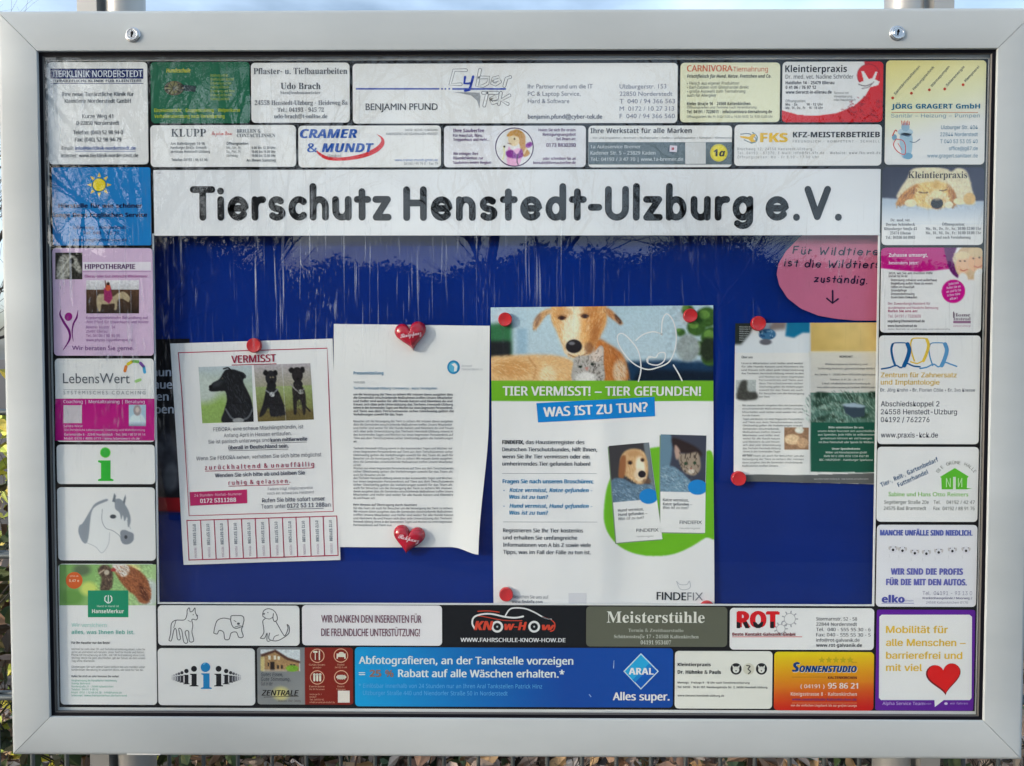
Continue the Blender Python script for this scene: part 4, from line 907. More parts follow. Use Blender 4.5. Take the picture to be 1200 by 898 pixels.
for i,(t,w_) in enumerate((('Hauptvertretung der HanseMerkur Versicherung',54),('Svenja Behrend',22),('Norderstraße 21 · 24568 Kaltenkirchen',50),('Telefon  04191 9 58 52',32),('Mobil  0151 / 12 68 04 28 · info@hanse.de',60),('Internet  www.hansemerkur.de/behrend',66))): c.T(84,798.5+i*3.5,t,2.2,'n',TE,w=w_)
c.end()

# ------------------------------------------------------------ right column
cv = Canvas(1032,193,1156,290,(228,229,231),2.5); cv.grad(1032,228,1032,262,(180,192,206),(228,229,231),1,(1032,228,1156,290))
cv.grad(1032,193,1156,193,(30,28,56),(40,40,70),1,(1032,193,1156,236)); cv.poly([(1030,231.5),(1055,233),(1160,236),(1160,262),(1030,262)],(176,190,206),1); cv.grad(1032,238,1032,262,(176,190,206),(228,229,231),.9,(1032,240,1156,262))
cv.poly([(1052,233),(1054,222),(1062,210),(1069,198),(1090,195.5),(1108,198),(1114,201),(1121,197),(1130,199),(1135,207),(1139,222),(1143,238),(1135,240),(1118,238),(1080,236)],(224,212,178),1,1,True)
cv.poly([(1070,222),(1078,215),(1096,213),(1110,216),(1116,226),(1116,236),(1106,243),(1090,244),(1076,241),(1070,234)],(226,190,110),1.2,1,True); cv.ell(1098,233,14,9,(228,206,160),2)
cv.poly([(1076,216),(1066,220),(1056,228),(1050,240),(1062,239),(1070,232)],(196,132,56),1,1,True); cv.poly([(1109,216),(1118,224),(1121,238),(1115,243),(1112,230)],(168,104,44),1,1,True)
cv.fur([(1070,222),(1078,215),(1096,213),(1110,216),(1116,226),(1116,236),(1106,243),(1090,244),(1076,241),(1070,234)],420,3,lambda x,y: 90+(x-1096)*1.6,[(240,214,150),(190,140,70),(250,232,190),(214,170,96)],.55,seed=3); cv.fur([(1076,216),(1066,220),(1056,228),(1050,240),(1062,239),(1070,232)],150,3.4,110,[(150,92,36),(220,160,84),(120,70,26)],.6,seed=4); cv.fur([(1109,216),(1118,224),(1121,238),(1115,243),(1112,230)],90,3,80,[(120,70,30),(200,140,70)],.6,seed=5); cv.fur([(1052,232),(1062,210),(1069,198),(1108,198),(1135,207),(1143,236),(1118,222),(1096,212),(1072,214)],420,3,100,[(240,232,208),(200,182,140),(232,214,166)],.5,seed=6); cv.ell(1067,238,7,4.5,(234,218,176),1); cv.ell(1124,236,7,4,(234,218,176),1); cv.ell(1136,233,7,7,(214,176,110),1.5); cv.ell(1098,238.5,7.2,6.4,(24,20,24),.7); cv.ell(1112,240,5,4,(236,222,190),1)
cv.ell(1098,228,7,7,(240,222,180),3,0,.6); cv.line([(1077,225),(1082,226.2),(1087,225.6)],1.3,(96,62,36)); cv.line([(1101,223.2),(1105,223.6),(1109,222.4)],1.2,(96,62,36)); cv.line([(1092,243),(1098,245),(1104,243)],1,(150,110,80)); cv.noise(7,1.5,1.5,8,(1050,195,1145,246)); cv.ell(1097,216,4,5,(206,160,80),3,0,.6)
c = Card('advert_card', 'advert card with a photograph of a sleeping golden puppy on dark blue, right column', (1033.8,196,1153,287.6), cv, fine=True)
c.begin('lettering'); c.T(1064,209,'Kleintierpraxis',7.6,'s',(70,62,56),w=68)
for i,(t,w_) in enumerate((('Dr. med. vet.',23),('Dorina Schönbeck',34),('Ritzenberger Straße 43',38),('25474 Ellerau',24),('Tel.: 04106 64 0983',34))): c.T(1055,259.6+i*5.1,t,3.2,'s',(100,100,106),w=w_,al='c')
for i,(t,w_) in enumerate((('Öffnungszeiten:',26),('Mo., Di., Do., Fr., Sa.: 10:00-12:00 Uhr',64),('Mo., Di., Mi., Do., Fr.: 16:00-18:00 Uhr',64),('und nach Vereinbarung',40))): c.T(1117,264.5+i*5.1,t,3.2,'s',(96,96,102),w=w_,al='c')
c.end()

cv = Canvas(1030,288,1152,392,(228,225,229),2.5); cv.poly([(1028,286),(1110,286),(1114,315),(1096,317),(1078,318.5),(1056,317),(1028,314)],(184,6,124),.5)
cv.poly([(1106,288),(1120,288),(1117,300),(1119,312),(1127,324),(1134,329),(1124,327),(1114,319),(1109,306)],(96,20,96),.5,1,True)
cv.ell(1138,308,20,22,(206,176,140),.6); cv.ell(1127,304,11,9,(214,200,170),1.5); cv.ell(1145,300,11,9,(206,186,150),1.5); cv.fur([(1116,298),(1127,294),(1140,291),(1156,294),(1156,306),(1136,300),(1117,308)],160,3,20,[(240,230,206),(186,164,128),(224,206,176)],.6,seed=3); cv.ell(1128,311,8.5,10.5,(226,184,150),1.5); cv.ell(1144,307,10,12,(226,178,140),1); cv.ell(1144,296,10,6,(214,190,150),2); cv.ell(1127,299.5,8,4.5,(226,206,166),2); cv.ell(1128,328,6,8,(236,232,230),2); cv.ell(1148,324,7,9,(240,238,236),2)
for x,y in ((1124.5,306),(1130,306),(1140,303),(1147,302)): cv.ell(x,y,1.2,.9,(80,60,54),.7)
cv.line([(1125,316),(1129,317.5),(1133,315.5)],1,(190,90,80)); cv.line([(1141,312),(1146,313.5),(1150,311.5)],1,(190,90,80)); cv.poly([(1133,328),(1152,328),(1152,336),(1130,334)],(228,225,229),1)
cv.ell(1117.3,341.5,13.8,13.8,(196,20,136),.5)
c = Card('advert_card', 'white advert card with magenta top and picture of two smiling elderly people, right column', (1032,290,1150.8,390.2), cv, fine=True)
c.begin('heading'); c.T(1041.5,301,'Zuhause umsorgt,',3.9,'b',(240,214,234),w=45); c.T(1041.5,310,'besonders jetzt!',3.4,'b',(240,200,228),w=34)
for i in range(5): c.T(1117.5,333.5+i*4.4,('Jederzeit','Rufen Sie an','wir sind für Sie','in Ihrer Nähe','da!')[i],2.6,'b',(240,190,226),w=(12,16,17,15,9)[i],al='c',ang=8)
c.begin('lettering')
for x,y,t,w_ in ((1041,321.5,'Jetzt, wo Sie am meisten Hilfe',51),(1041,325,'sind wir für Sie da:',22),(1044,329.6,'Betreuung zuhause und außerhaus',53),(1044,333.6,'Begleitung außer Haus zu einem',48),(1044,337.7,'Hilfen im Haushalt',27),(1044,341.7,'Grundpflege',18),(1044,345.8,'Demenzbetreuung',27),(1044,349.8,'Essen beim Einkaufen',30)): c.T(x,y,t,2.6,'n',(90,80,90),w=w_,b=.04)
c.T(1040.5,357.2,'Der Zuwendungs-Assistent für',2.7,'n',(176,70,120),w=49); c.T(1040.5,362.2,'stundenweise und häusliche Betreuung',2.7,'n',(176,70,120),w=58); c.T(1040.5,366,'Rufen Sie uns an!',2.7,'b',(176,50,110),w=34); c.T(1040.5,372.4,'Tel. 04191 / 7320608',3.4,'n',(190,120,150),w=38)
c.T(1040,377.8,'segeberg@homeinstead.de',2.8,'b',(80,76,84),w=43); c.T(1040,383.4,'www.homeinstead.de',2.8,'b',(80,76,84),w=34); c.T(1040,386.6,'Jeder Betrieb ist unabhängig und selbständig',1.6,'n',(120,116,124),w=72)
c.begin('logo'); c.T(1116.5,371,'Home',3.8,'s',(110,90,110),w=20); c.T(1117,375.5,'Instead',3.6,'s',(110,90,110),w=20); c.rect(1117,376.2,1137.5,379,(150,110,140),5); c.T(1117,383,'Zuhause umsorgt',2,'n',(170,90,140),w=20); c.stroke([(1117.5,366),(1117.5,372)],1.4,(110,90,110),5); c.end()

c = Card('advert_card', 'white advert card with three drawn teeth in blue and yellow brush lines, right column', (1029.2,393,1148.5,521))
def tooth(x,y,cc,s_=1,wd=(1.2,3.6)):
    c.begin('tooth_drawing')
    c.stroke([(x,y),(x-1.5,y+6*s_),(x,y+16*s_),(x+3,y+25*s_)],wd[0],cc,5,True); c.stroke([(x,y),(x+3,y-1.5),(x+14,y-1.5),(x+17.5,y)],1.3,cc,5,True); c.stroke([(x+17.5,y),(x+19.5,y+7*s_),(x+17,y+17*s_),(x+13.5,y+25*s_)],wd[1],cc,5.4,True)
tooth(1046,403.5,(28,92,150),1,(2.6,4.8)); tooth(1068.5,398,(226,190,70),1,(1.8,3.4)); tooth(1090,403.5,(92,150,196),1,(1.6,4.6))
c.stroke([(1033,432.5),(1042,431),(1050,428.5),(1056,431),(1062,426),(1070,429),(1078,430)],1.8,(28,92,150),6,True); c.stroke([(1067,424),(1075,426),(1083,422)],1.5,(226,190,70),6,True); c.stroke([(1078,432),(1086,430.5),(1094,427),(1100,430),(1107,425),(1114,427),(1121,429.5)],1.7,(92,150,196),6,True)
c.begin('heading'); c.T(1032,442.3,'Zentrum für Zahnersatz',5.6,'i',(222,186,92),w=88,b=.05); c.T(1032,450.8,'und Implantologie',5.6,'i',(222,186,92),w=68,b=.05)
c.begin('lettering'); c.T(1031.5,459,'Dr. Jörg Krohn • Dr. Florian Cölle • Dr. Ivo Kresse',3.8,'i',(110,116,130),w=110); 
for y,t,w_ in ((476.3,'Abschiedskoppel 2',68),(485.6,'24558 Henstedt-Ulzburg',88.5),(494.8,'04192 / 762276',56.5),(512.8,'www.praxis-kck.de',66.5)): c.T(1032,y,t,6,'i',(84,88,100),w=w_,b=.02)
c.end()

c = Card('advert_card', 'white advert card with a small green barn and slanting blue lettering, right column', (1027.6,523.6,1146.6,612))
c.begin('slanted_lettering'); c.T(1033,571,'Tier-, Reit-, Gartenbedarf',5.2,'b',(64,98,134),w=73,ang=25); c.T(1053,571,'Futterhandel',5.2,'b',(64,98,134),w=38,ang=25)
c.begin('barn_emblem'); GN=(94,186,50); c.poly([(1101.5,559),(1119,548.6),(1135,558.5),(1133.5,560.5),(1133,572),(1139,572.6),(1133,573.6),(1103.5,573.6),(1103,560.5)],GN,4)
for x in (1109,1113.5,1123,1127): c.stroke([(x,560.5),(x,571)],.9,(196,226,180),6)
c.stroke([(1109,560.5),(1113.5,571)],.7,(196,226,180),6); c.stroke([(1123,571),(1127,560.5)],.7,(196,226,180),6); c.rect(1116.8,559,1120,574,(216,228,210),6)
tt='DIE GRÜNE HALLE'; 
for i,ch in enumerate(tt):
    a=math.radians(152-(i+.3)*122/len(tt)); c.T(1120.5+24*math.cos(a),565-21*math.sin(a),ch,3.8,'n',(110,116,110),ang=math.degrees(a)-90)
c.begin('lettering'); c.T(1041,581.6,'Sabine und Hans Otto Reimers',5,'g',(140,196,110),w=93,b=.03); c.T(1036,590.5,'Segeberger Straße 20e',4,'n',(90,96,92),w=52); c.T(1035.5,597.7,'24575 Bad Bramstedt',4,'n',(90,96,92),w=49.5)
c.T(1142,590.7,'Tel.    04192 / 42 47',4,'n',(90,96,92),w=48,al='r'); c.T(1142,598,'Fax  04192 / 88 91 76',4,'n',(90,96,92),w=48,al='r'); c.end()

c = Card('advert_card', 'white advert card with bold blue capitals and row of faint puppy faces, right column', (1027,615,1145,711.6), (220,220,230))
BP=(92,104,176); c.begin('heading'); c.T(1031,627.6,'MANCHE UNFÄLLE SIND NIEDLICH.',6.4,'b',BP,w=107.5,b=.12); c.T(1085.5,673.6,'WIR SIND DIE PROFIS',7.4,'b',(104,106,176),w=84,al='c',b=.12); c.T(1085,686,'FÜR DIE MIT DEN AUTOS.',7.4,'b',(104,106,176),w=94,al='c',b=.12)
for x,y in ((1046.5,644.5),(1057.5,645.5),(1072,648.5),(1085.5,649),(1100,647.5),(1116,646),(1132,645.6)):
    c.begin('puppy_drawing'); c.ell(x,y-1,4.9,4.4,(212,212,220),3); c.ell(x,y,1.5,1.6,(44,44,50),6,12)
    for d in (-2.6,2.6): c.ell(x+d,y-3.4,.7,.6,(80,78,82),6,8)
    c.ell(x-4.2,y-2,1.2,2.2,(190,186,186),4,12); c.ell(x+4.2,y-2,1.2,2.2,(190,186,186),4,12); c.stroke([(x-4.5,y+5),(x-4,y+9)],.5,(200,200,206),2)
c.begin('logo'); c.T(1033,706.2,'elko',8.4,'b',(76,80,160),w=26,b=.12); c.rect(1033,706.8,1071,707.4,(100,104,170),4); c.T(1060,704.8,'GmbH',1.8,'n',(100,104,170),w=10)
c.begin('lettering'); c.T(1139,697.5,'Tel.  04191 - 93 13 0',4.6,'i',(140,140,164),w=58,al='r'); c.T(1139,702.3,'Krankenhausgelände / Moorweg 2',2.6,'n',(110,110,140),w=58,al='r',b=.06); c.T(1134,707.6,'24568 Kaltenkirchen 0176',2.9,'n',(140,140,160),w=49,al='r'); c.end()

c = Card('advert_card', 'purple framed card with yellow lettering and a big red heart in the bottom right corner', (1026.5,714.6,1142.2,833.2), (96,28,150), r=2)
c.begin('speech_panel'); P_=[(1033,720.5),(1136,720.5),(1139,723),(1138.5,818),(1136.5,820.5),(1106,820.5),(1095.5,828.5),(1095,820.5),(1032.5,820.5),(1030,818),(1030.5,723)]; c.poly(P_,(228,226,230),3)
c.begin('lettering'); Y_=(222,184,64)
for y,t,w_ in ((741.8,'Mobilität für',72),(757,'alle Menschen –',93),(772,'barrierefrei und',89),(786.3,'mit viel',42)): c.T(1038,y,t,8.2,'i',Y_,w=w_,b=.10)
c.T(1034,826,'Alpha Service Team',3.6,'n',(190,160,220),w=49,b=.04); c.T(1083,825.6,'GmbH',2,'n',(180,150,210),w=8); c.ell(1108.5,824.6,2,1.5,(210,196,230),5,12); c.T(1113,825.5,'wir fahren',2.6,'n',(180,150,210),w=21)
def heartpts(cx,cy,sz,ang,n=44):
    o=[]; r=math.radians(ang)
    for t in np.linspace(0,2*math.pi,n,endpoint=False):
        x=math.sin(t)**3; y=-(13*math.cos(t)-5*math.cos(2*t)-2*math.cos(3*t)-math.cos(4*t))/16-.08
        o.append((cx+sz*(x*math.cos(r)-y*math.sin(r)),cy+sz*(x*math.sin(r)+y*math.cos(r))))
    return o
c.begin('red_heart'); c.poly(heartpts(1106,795.3,20.5,-6),(120,8,10),5); c.poly(heartpts(1106.5,794.3,19,-6),(214,24,20),6); c.end()

# ------------------------------------------------------------ bottom rows
c = Card('advert_card', 'white card with three outline drawings of dogs at the bottom left', (184.8,709.5,351.2,757))
lk=(84,86,92)
c.begin('dog_drawing','outline of a standing slim dog with pricked ears')
c.stroke([(198,750.5),(200,742),(201,731),(206,727),(216,726.5),(219,721),(219.5,715),(222,712.5),(223,717),(226,716),(228.5,712.5),(229,718),(231.5,723),(230,726.5),(225,726),(226,733),(225,741),(227,751),(222,751.5),(221,740),(217,741),(220,752.5),(215.5,752.5),(213,739),(209.5,737),(211.5,748.5),(208,749),(206.5,738),(204,738),(201,750.5),(198,750.5)],1,lk,5,True)
c.stroke([(206.5,727),(203.5,736)],.7,lk,5); c.ell(231,721.5,1.1,1,lk,6,10); c.ell(226.5,720.5,.7,.7,lk,6,8); c.stroke([(220,727),(224,729)],.7,lk,5)
c.begin('dog_drawing','outline of a stocky bulldog')
c.stroke([(250.5,742),(252,734),(255,727),(262,724.5),(270,725.5),(271,722),(277,721.5),(284,722),(286,726),(284.5,733),(283,738),(285,746),(280,747),(277,741),(271,742),(268.5,749),(263.5,749),(262,741),(257,739),(254.5,743),(250.5,742)],1,lk,5,True)
c.stroke([(270,725.5),(272,733),(276,736.5),(282,735)],1,lk,5,True); c.ell(279.5,731,1.8,1.4,lk,6,12); c.stroke([(274,727),(277,729)],.8,lk,5); c.stroke([(275,735),(281,733.5),(285,735)],.8,lk,5,True)
c.begin('dog_drawing','outline of a sitting long haired dog')
c.stroke([(305,748),(309,742),(309,736),(308,728),(311,724.5),(308,722),(309,716),(314,713.5),(320,715),(324,720),(325,726),(322,728.5),(320,725),(320.5,719)],1,lk,5,True)
c.stroke([(323,728),(327,735),(331,742),(334,745),(337.5,737),(336.5,732),(339,735),(338.5,742),(333,747),(325,751),(318,750.5),(315,748),(316,742)],1,lk,5,True); c.stroke([(305,748),(310,748),(313,742),(313,751),(317,751)],.9,lk,5,True); c.stroke([(311,724.5),(316,725.5),(320,723)],.8,lk,5,True); c.ell(309.5,719.5,1.2,1,lk,6,10); c.ell(314,718,.7,.7,lk,6,8); c.stroke([(327,744),(322,746),(320,750)],.8,lk,5,True); c.end()

c = Card('advert_card', 'white card with narrow hand drawn thank you lettering in two lines at the bottom', (353.6,709.3,518.3,757), (224,222,230))
c.begin('lettering'); c.T(376.5,729.6,'WIR DANKEN DEN INSERENTEN FÜR',9,'g',(112,66,84),w=119,b=.03); c.T(376.5,745.4,'DIE FREUNDLICHE UNTERSTÜTZUNG!',9,'g',(112,66,84),w=117,b=.03); c.end()

c = Card('advert_card', 'black advert card with a white and red car outline logo at the bottom', (519.6,709.4,685.8,758), (20,22,26), r=1)
c.begin('car_logo'); OR=(206,70,48); c.T(555.5,738.4,'KN',10.5,'bi',OR,w=22,b=.10); c.T(591,738.4,'w-H',9.5,'bi',OR,w=26,b=.08); c.T(635,738.4,'w',8,'bi',OR,w=15,b=.10)
c.stroke([(556.5,737),(553.5,731),(555,724),(562,720.5),(575,719.5),(592,723),(604,724),(613,722.5)],2,(232,232,234),7,True); c.stroke([(592,722),(597,714.5),(604,712.5),(616,713.5),(627,718),(636,723),(646,726)],1.6,(232,232,234),7,True); c.stroke([(636,723),(645,726),(650,731),(649,738),(645,740)],1.3,OR,7,True)
c.stroke([(560,716.5),(572,716),(585,717.5)],1.1,OR,6,True); c.stroke([(558,722),(566,722.5),(590,727),(612,727.5)],.9,OR,6,True)
for x,y in ((582.7,734.5),(626,734.5)): c.ell(x,y,6.9,6.9,(232,232,234),8); c.ell(x,y,4.4,4.4,(20,22,26),9); c.ell(x,y,1.1,1.1,(200,200,204),10,12)
c.begin('lettering'); c.T(539.7,752.2,'WWW.FAHRSCHULE-KNOW-HOW.DE',4.7,'n',(224,224,228),w=124,b=.08); c.end()

c = Card('advert_card', 'olive grey advert card with large pale serif lettering at the bottom', (686.6,711,852.6,758.4), (96,98,84))
c.begin('heading'); c.T(711,729.6,'Meisterstühle',13.2,'s',(226,226,216),w=115.5); c.begin('lettering')
c.T(768.5,740.6,'Termin & Zweithaarstudio',3.8,'s',(176,178,168),w=65,al='c'); c.T(769,748,'Schützenstraße 17 • 24568 Kaltenkirchen',4,'s',(190,192,182),w=100,al='c'); c.T(768.5,755.2,'04191 953407',4.6,'s',(196,198,188),w=36,al='c'); c.end()

c = Card('advert_card', 'white advert card with thick red and black capitals and grey gear wheels, bottom right', (855,712.6,1024.6,762))
c.begin('logo'); c.T(863,735.3,'ROT',18.6,'b',(206,30,36),w=48,b=.14,lv=5)
for x0,x1 in ((862,870.2),(870.8,879.5)): pass
c.T(858,745,'Beste Kontakt-Galvanik GmbH',3.6,'b',(120,40,50),w=74,b=.08); c.rect(858,746,940,746.8,(200,70,70),4); c.begin('black_letter_foot')
c.poly([(863.2,728.5),(867.5,730),(867.5,736.3),(863.2,736.3)],(28,28,30),9); c.poly([(870.5,729.5),(875,728.5),(878.3,736.3),(873.4,736.3)],(28,28,30),9)
c.poly([(882.2,728.5),(886.2,729.5),(888.5,732.2),(891,729.5),(894.6,728.5),(893.6,733.5),(890.5,736.2),(886,736.2),(883,733.5)],(28,28,30),9); c.poly([(902.6,728.5),(906.9,728.5),(906.9,736.3),(902.6,736.3)],(28,28,30),9)
for x,y,r_ in ((925.5,725.5,6.5),(915,737,5)):
    c.begin('gear_drawing'); c.stroke([(x+r_*math.cos(a),y+r_*math.sin(a)) for a in np.linspace(0,2*math.pi,20,endpoint=False)],.8,(170,172,176),4,closed=True)
    for k in range(9): a=k*.698; c.stroke([(x+(r_+.8)*math.cos(a),y+(r_+.8)*math.sin(a)),(x+(r_+2.6)*math.cos(a),y+(r_+2.6)*math.sin(a))],1.5,(160,162,168),4)
c.begin('lettering')
for i,(t,w_) in enumerate((('Stormarnstr. 52 - 58',48),('22844 Norderstedt',48),('Tel.  040 - 555 55 30 - 6',64),('Fax: 040 - 555 55 30 - 5',64),('info@rot-galvanik.de',51))): c.T(956.3,727.2+i*6.2,t,3.9,'n',(84,86,92),w=w_,b=.03)
c.T(956.3,758,'www.rot-galvanik.de',4,'b',(60,62,68),w=54); c.end()

c = Card('advert_card', 'white card with shrinking black letters i either side of a blue one, bottom left', (184.8,759.8,299,827))
c.begin('letter_figure')
def ifig(x,yb,h,cc,lv=5):
    k=h; c.ell(x,yb-k*.86,k*.145,k*.145,cc,lv,16); c.poly([(x-k*.2,yb-k*.62),(x+k*.13,yb-k*.62),(x+k*.13,yb-k*.07),(x+k*.22,yb-k*.04),(x+k*.22,yb),(x-k*.22,yb),(x-k*.22,yb-k*.04),(x-k*.12,yb-k*.07),(x-k*.12,yb-k*.55),(x-k*.2,yb-k*.58)],cc,lv)
for dx,h,v_ in ((14.4,24,24),(23.3,18,30),(28.5,13.5,60),(32,11,90),(35,9,130),(37.8,7,160),(40,5,190)):
    for s_ in (-1,1): ifig(241.8+s_*dx,804.5-(24-h)*.42,h,(v_,v_,v_+6))
c.begin('blue_letter'); ifig(241.8,807.4,29.5,(26,128,188),7); c.ell(240.8,782,5.6,5.6,(26,128,188),8); c.stroke([(238.8,778.5),(240.5,776.8)],1.4,(120,190,226),9); c.end()

cv=Canvas(300,757,416,828,(128,131,134),3); cv.grad(300,757,300,828,(126,130,134),(140,142,142)); cv.poly([(357.3,755),(418,755),(418,830),(357.3,830)],(128,34,22),.3)
cv.poly([(305.5,761.5),(351.5,761.5),(351.5,787),(305.5,787)],(206,214,220),.3); cv.poly([(310,787),(310,769),(322,762.5),(334,770),(351,775),(351,787)],(168,134,92),.4); cv.poly([(306,767),(323,761.5),(338,771),(352,775),(352,777.5),(336,773.5),(322.5,764.5),(310,769.5),(306,772)],(84,54,44),.4)
cv.poly([(305.5,770),(310,770),(310,787),(305.5,787)],(196,180,120),.5); 
for x,y in ((315,769),(321,769),(326,769.5),(313.5,777),(325,780),(329,780),(340,778.5),(344,778.5)): cv.poly([(x,y),(x+2.4,y),(x+2.4,y+4),(x,y+4)],(60,50,44) if y>772 else (226,220,200),.3)
cv.poly([(317,776),(322,776),(322,786),(317,786)],(40,30,28),.4); cv.ell(342.5,783.5,7.5,3.8,(120,170,50),1); cv.noise(14,1,1,4,(305.5,761.5,351.5,787)); cv.grad(305,784,305,788,(200,196,190),(180,178,172),.5,(309,784.5,336,787))
cv.ell(329,813,9.5,7.5,(216,206,130),5,0,.9)
c = Card('advert_card', 'grey and brown red advert card with brick house photograph and four ringed symbols', (301.2,758.8,414,826.2), cv, r=3, fine=True)
c.begin('lettering'); 
for i,(t,w_) in enumerate((('Gutes Essen,',26),('Gute Stimmung,',35),('Gut in der',14))): c.T(306,792.5+i*5.4,t,4.4,'it',(70,72,78),w=w_)
c.T(306.5,815.2,'ZENTRALE',6.6,'it',(40,38,36),w=44,b=.08); c.stroke([(309,817),(350,816)],.8,(70,66,60),5); c.T(326,822.5,'Restaurant - Hotel - Catering',2.6,'it',(84,80,76),w=27)
CR=(220,170,140)
for k in range(4):
    x=(362.5,390.5)[k%2]; y=(780,805.5)[k//2]; c.T(x+9,y,('Gutes Essen','Hotel','Eventräume','Feiern')[k],2.1,'n',CR,w=(19,8,18,8)[k],al='c'); c.T(x+9,y+3.2,('genießen','04193 9 49','für 80 Personen','Tagungen')[k],1.9,'n',CR,w=(10,14,18,11)[k],al='c')
for i in range(4): c.T(363,814.6+i*3.1,('Hamburger Str. 1','Kisdorf','Tel. 04193 92','info@zur-zentrale-kisdorf.de')[i],1.9,'n',CR,w=(14,8,17,30)[i])
c.begin('ring_symbol')
for x,y in ((371.8,768.6),(399.5,768.3),(371.8,794),(400,793.8)): c.stroke([(x+8*math.cos(a),y+7.8*math.sin(a)) for a in np.linspace(0,2*math.pi,28,endpoint=False)],1.0,CR,5,closed=True)
IV=(234,222,206); c.stroke([(369.5,764),(369.5,773)],1,IV,6); c.stroke([(368,764),(371,764)],2.4,IV,6); c.stroke([(374.3,763),(374.3,773)],1.5,IV,6); c.rect(394.5,766,405,770,IV,6); c.rect(394.5,770,396,772,IV,6); c.rect(403.5,770,405,772,IV,6); c.ell(400,765.6,3,1.4,IV,6)
for d in (-3.4,0,3.4): c.stroke([(371.8+d,791.5),(371.8+d,797.5)],2.4,IV,6); c.ell(371.8+d,790.5,1.6,1.4,IV,6,10)
c.ell(400,793.6,6,2.6,IV,6)
for d in (-4,-1.4,1.4,4): c.stroke([(400+d,791),(400+d,796.5)],.8,IV,6)
c.begin('white_patch'); c.rect(396,809.5,409.8,823.5,(220,214,206),4); c.end()

cv=Canvas(413,756,792,832,(0,74,158),1); cv.grad(415,780,560,765,(8,150,210),(4,86,176)); 
cv=Canvas(413,756,792,832,(0,74,158),1); cv.grad(415,815,650,760,(12,156,214),(4,72,158))
c = Card('advert_card', 'wide blue advert card of a filling station with white lettering and a turquoise diamond, bottom', (415.6,759,789,829), cv)
for p in (): pass
c.begin('heading'); LB=(214,236,246)
c.T(420.5,778,'Abfotografieren, an der Tankstelle vorzeigen',8.8,'n',LB,w=254,b=.09); c.T(420.5,793.4,'=',8,'n',LB,w=7,b=.09); c.T(433,793.2,'25 %',8.2,'b',(140,110,96),w=28,b=.08); c.T(466.5,793.4,'Rabatt auf alle Wäschen erhalten.*',8.8,'n',LB,w=197,b=.09)
c.begin('lettering'); c.T(420.5,806,'* Einlösbar innerhalb von 24 Stunden nur an Ihren Aral Tankstellen Patrick Hinz',5,'n',(90,170,222),w=218); c.T(425.5,814.4,'Ulzburger Straße 440 und Niendorfer Straße 50 in Norderstedt',5,'n',(90,170,222),w=172); c.T(718,820.6,'Alles super.',9.2,'n',(226,236,246),w=66.5,b=.10)
c.begin('diamond_logo'); c.poly([(751,765.5),(772,786.8),(751,808.3),(730.5,786.8)],(200,220,240),4); c.poly([(751,767.2),(770.4,786.8),(751,806.6),(732.2,786.8)],(6,90,180),5); 
c.poly([(751,767.2),(761,777.2),(741,797),(732.2,786.8)],(40,164,214),5.5); c.poly([(761,777.2),(764,780.2),(744,800),(741,797)],(26,130,200),5.5); c.T(751,790.6,'ARAL',8,'b',(232,242,250),w=29,al='c',b=.06)
c.begin('scratch'); c.stroke([(719.5,774),(719,783)],1.4,(190,214,236),6,taper=(.3,1,.6)); c.stroke([(690.5,814),(692.5,816.5)],1,(150,180,216),6); c.end()

c = Card('advert_card', 'white advert card with three small animal head discs and bold small lettering, bottom right', (790.6,763,905.4,831), (224,224,216))
c.begin('lettering'); c.T(794,780.6,'Kleintierpraxis',3.8,'b',(60,60,62),w=39,b=.05); c.T(794,789.6,'Dr. Hühnke & Pauls',4.3,'b',(50,50,52),w=51,b=.05); c.T(794,801,'Montags - Freitags 9 - 18 Uhr nach Terminvereinbarung',2.3,'b',(80,80,82),w=85); c.T(794,806.3,'Tel. 04193 - 76 61 157, Hamburgstraße Str. 2, 24558 Henstedt-Ulzburg',2.3,'b',(80,80,82),w=106); c.T(794,816.3,'www.tierarzt-henstedt-ulzburg.de',2.3,'b',(80,80,82),w=55)
for x,q in ((862.5,0),(877.5,1),(892.3,2)):
    c.begin('animal_disc'); c.ell(x,784,6.6,6.8,(34,34,36) if q!=1 else (206,204,188),5)
    if q!=1: c.ell(x,785,3.8,3.8,(218,218,212),6); c.poly([(x-4.4,779.5),(x-1,782),(x-3.4,784)],(218,218,212),6); c.poly([(x+4.4,779.5),(x+1,782),(x+3.4,784)],(218,218,212),6); c.ell(x,786.2,1,.8,(40,40,42),7,8)
    else: c.stroke([(875,780),(879,781),(876.5,784),(879.5,787),(877,789.5)],1.3,(50,50,52),7,True)
c.end()

cv=Canvas(905,762,1026,835,(220,180,20),2); cv.grad(960,764,962,833,(226,204,6),(204,24,14)); cv.grad(960,764,962,800,(226,204,6),(214,134,20),.8,(905,762,1026,800)); cv.grad(960,800,962,833,(214,128,20),(200,24,14),1,(905,800,1026,835))
c = Card('advert_card', 'yellow to red advert card of a tanning studio with five stars, bottom right', (907,764,1024.2,833.2), cv)
c.begin('star'); 
for k in range(5):
    x,y=963+k*8.3,773.6; c.poly([(x+(4.3 if j%2==0 else 1.9)*math.sin(j*math.pi/5),y-(4.3 if j%2==0 else 1.9)*math.cos(j*math.pi/5)) for j in range(10)],(186,166,8),4)
c.T(998,777,'Sterne',1.8,'it',(150,120,10),w=6)
c.begin('heading'); NB=(16,60,120)
for dx,dy,cc,lv in ((.5,.5,(216,224,226),6),(0,0,NB,8)): c.T(928+dx,787.3+dy,'S',11,'bi',cc,w=7.6,lv=lv,b=.14); c.T(936.5+dx,787.6+dy,'ONNENSTUDIO',7.4,'bi',cc,w=67,lv=lv,b=.12)
c.rect(928,793.3,968,793.8,(150,110,20),4); c.T(970,795.6,'KALTENKIRCHEN',3,'b',(100,40,16),w=34,b=.06)
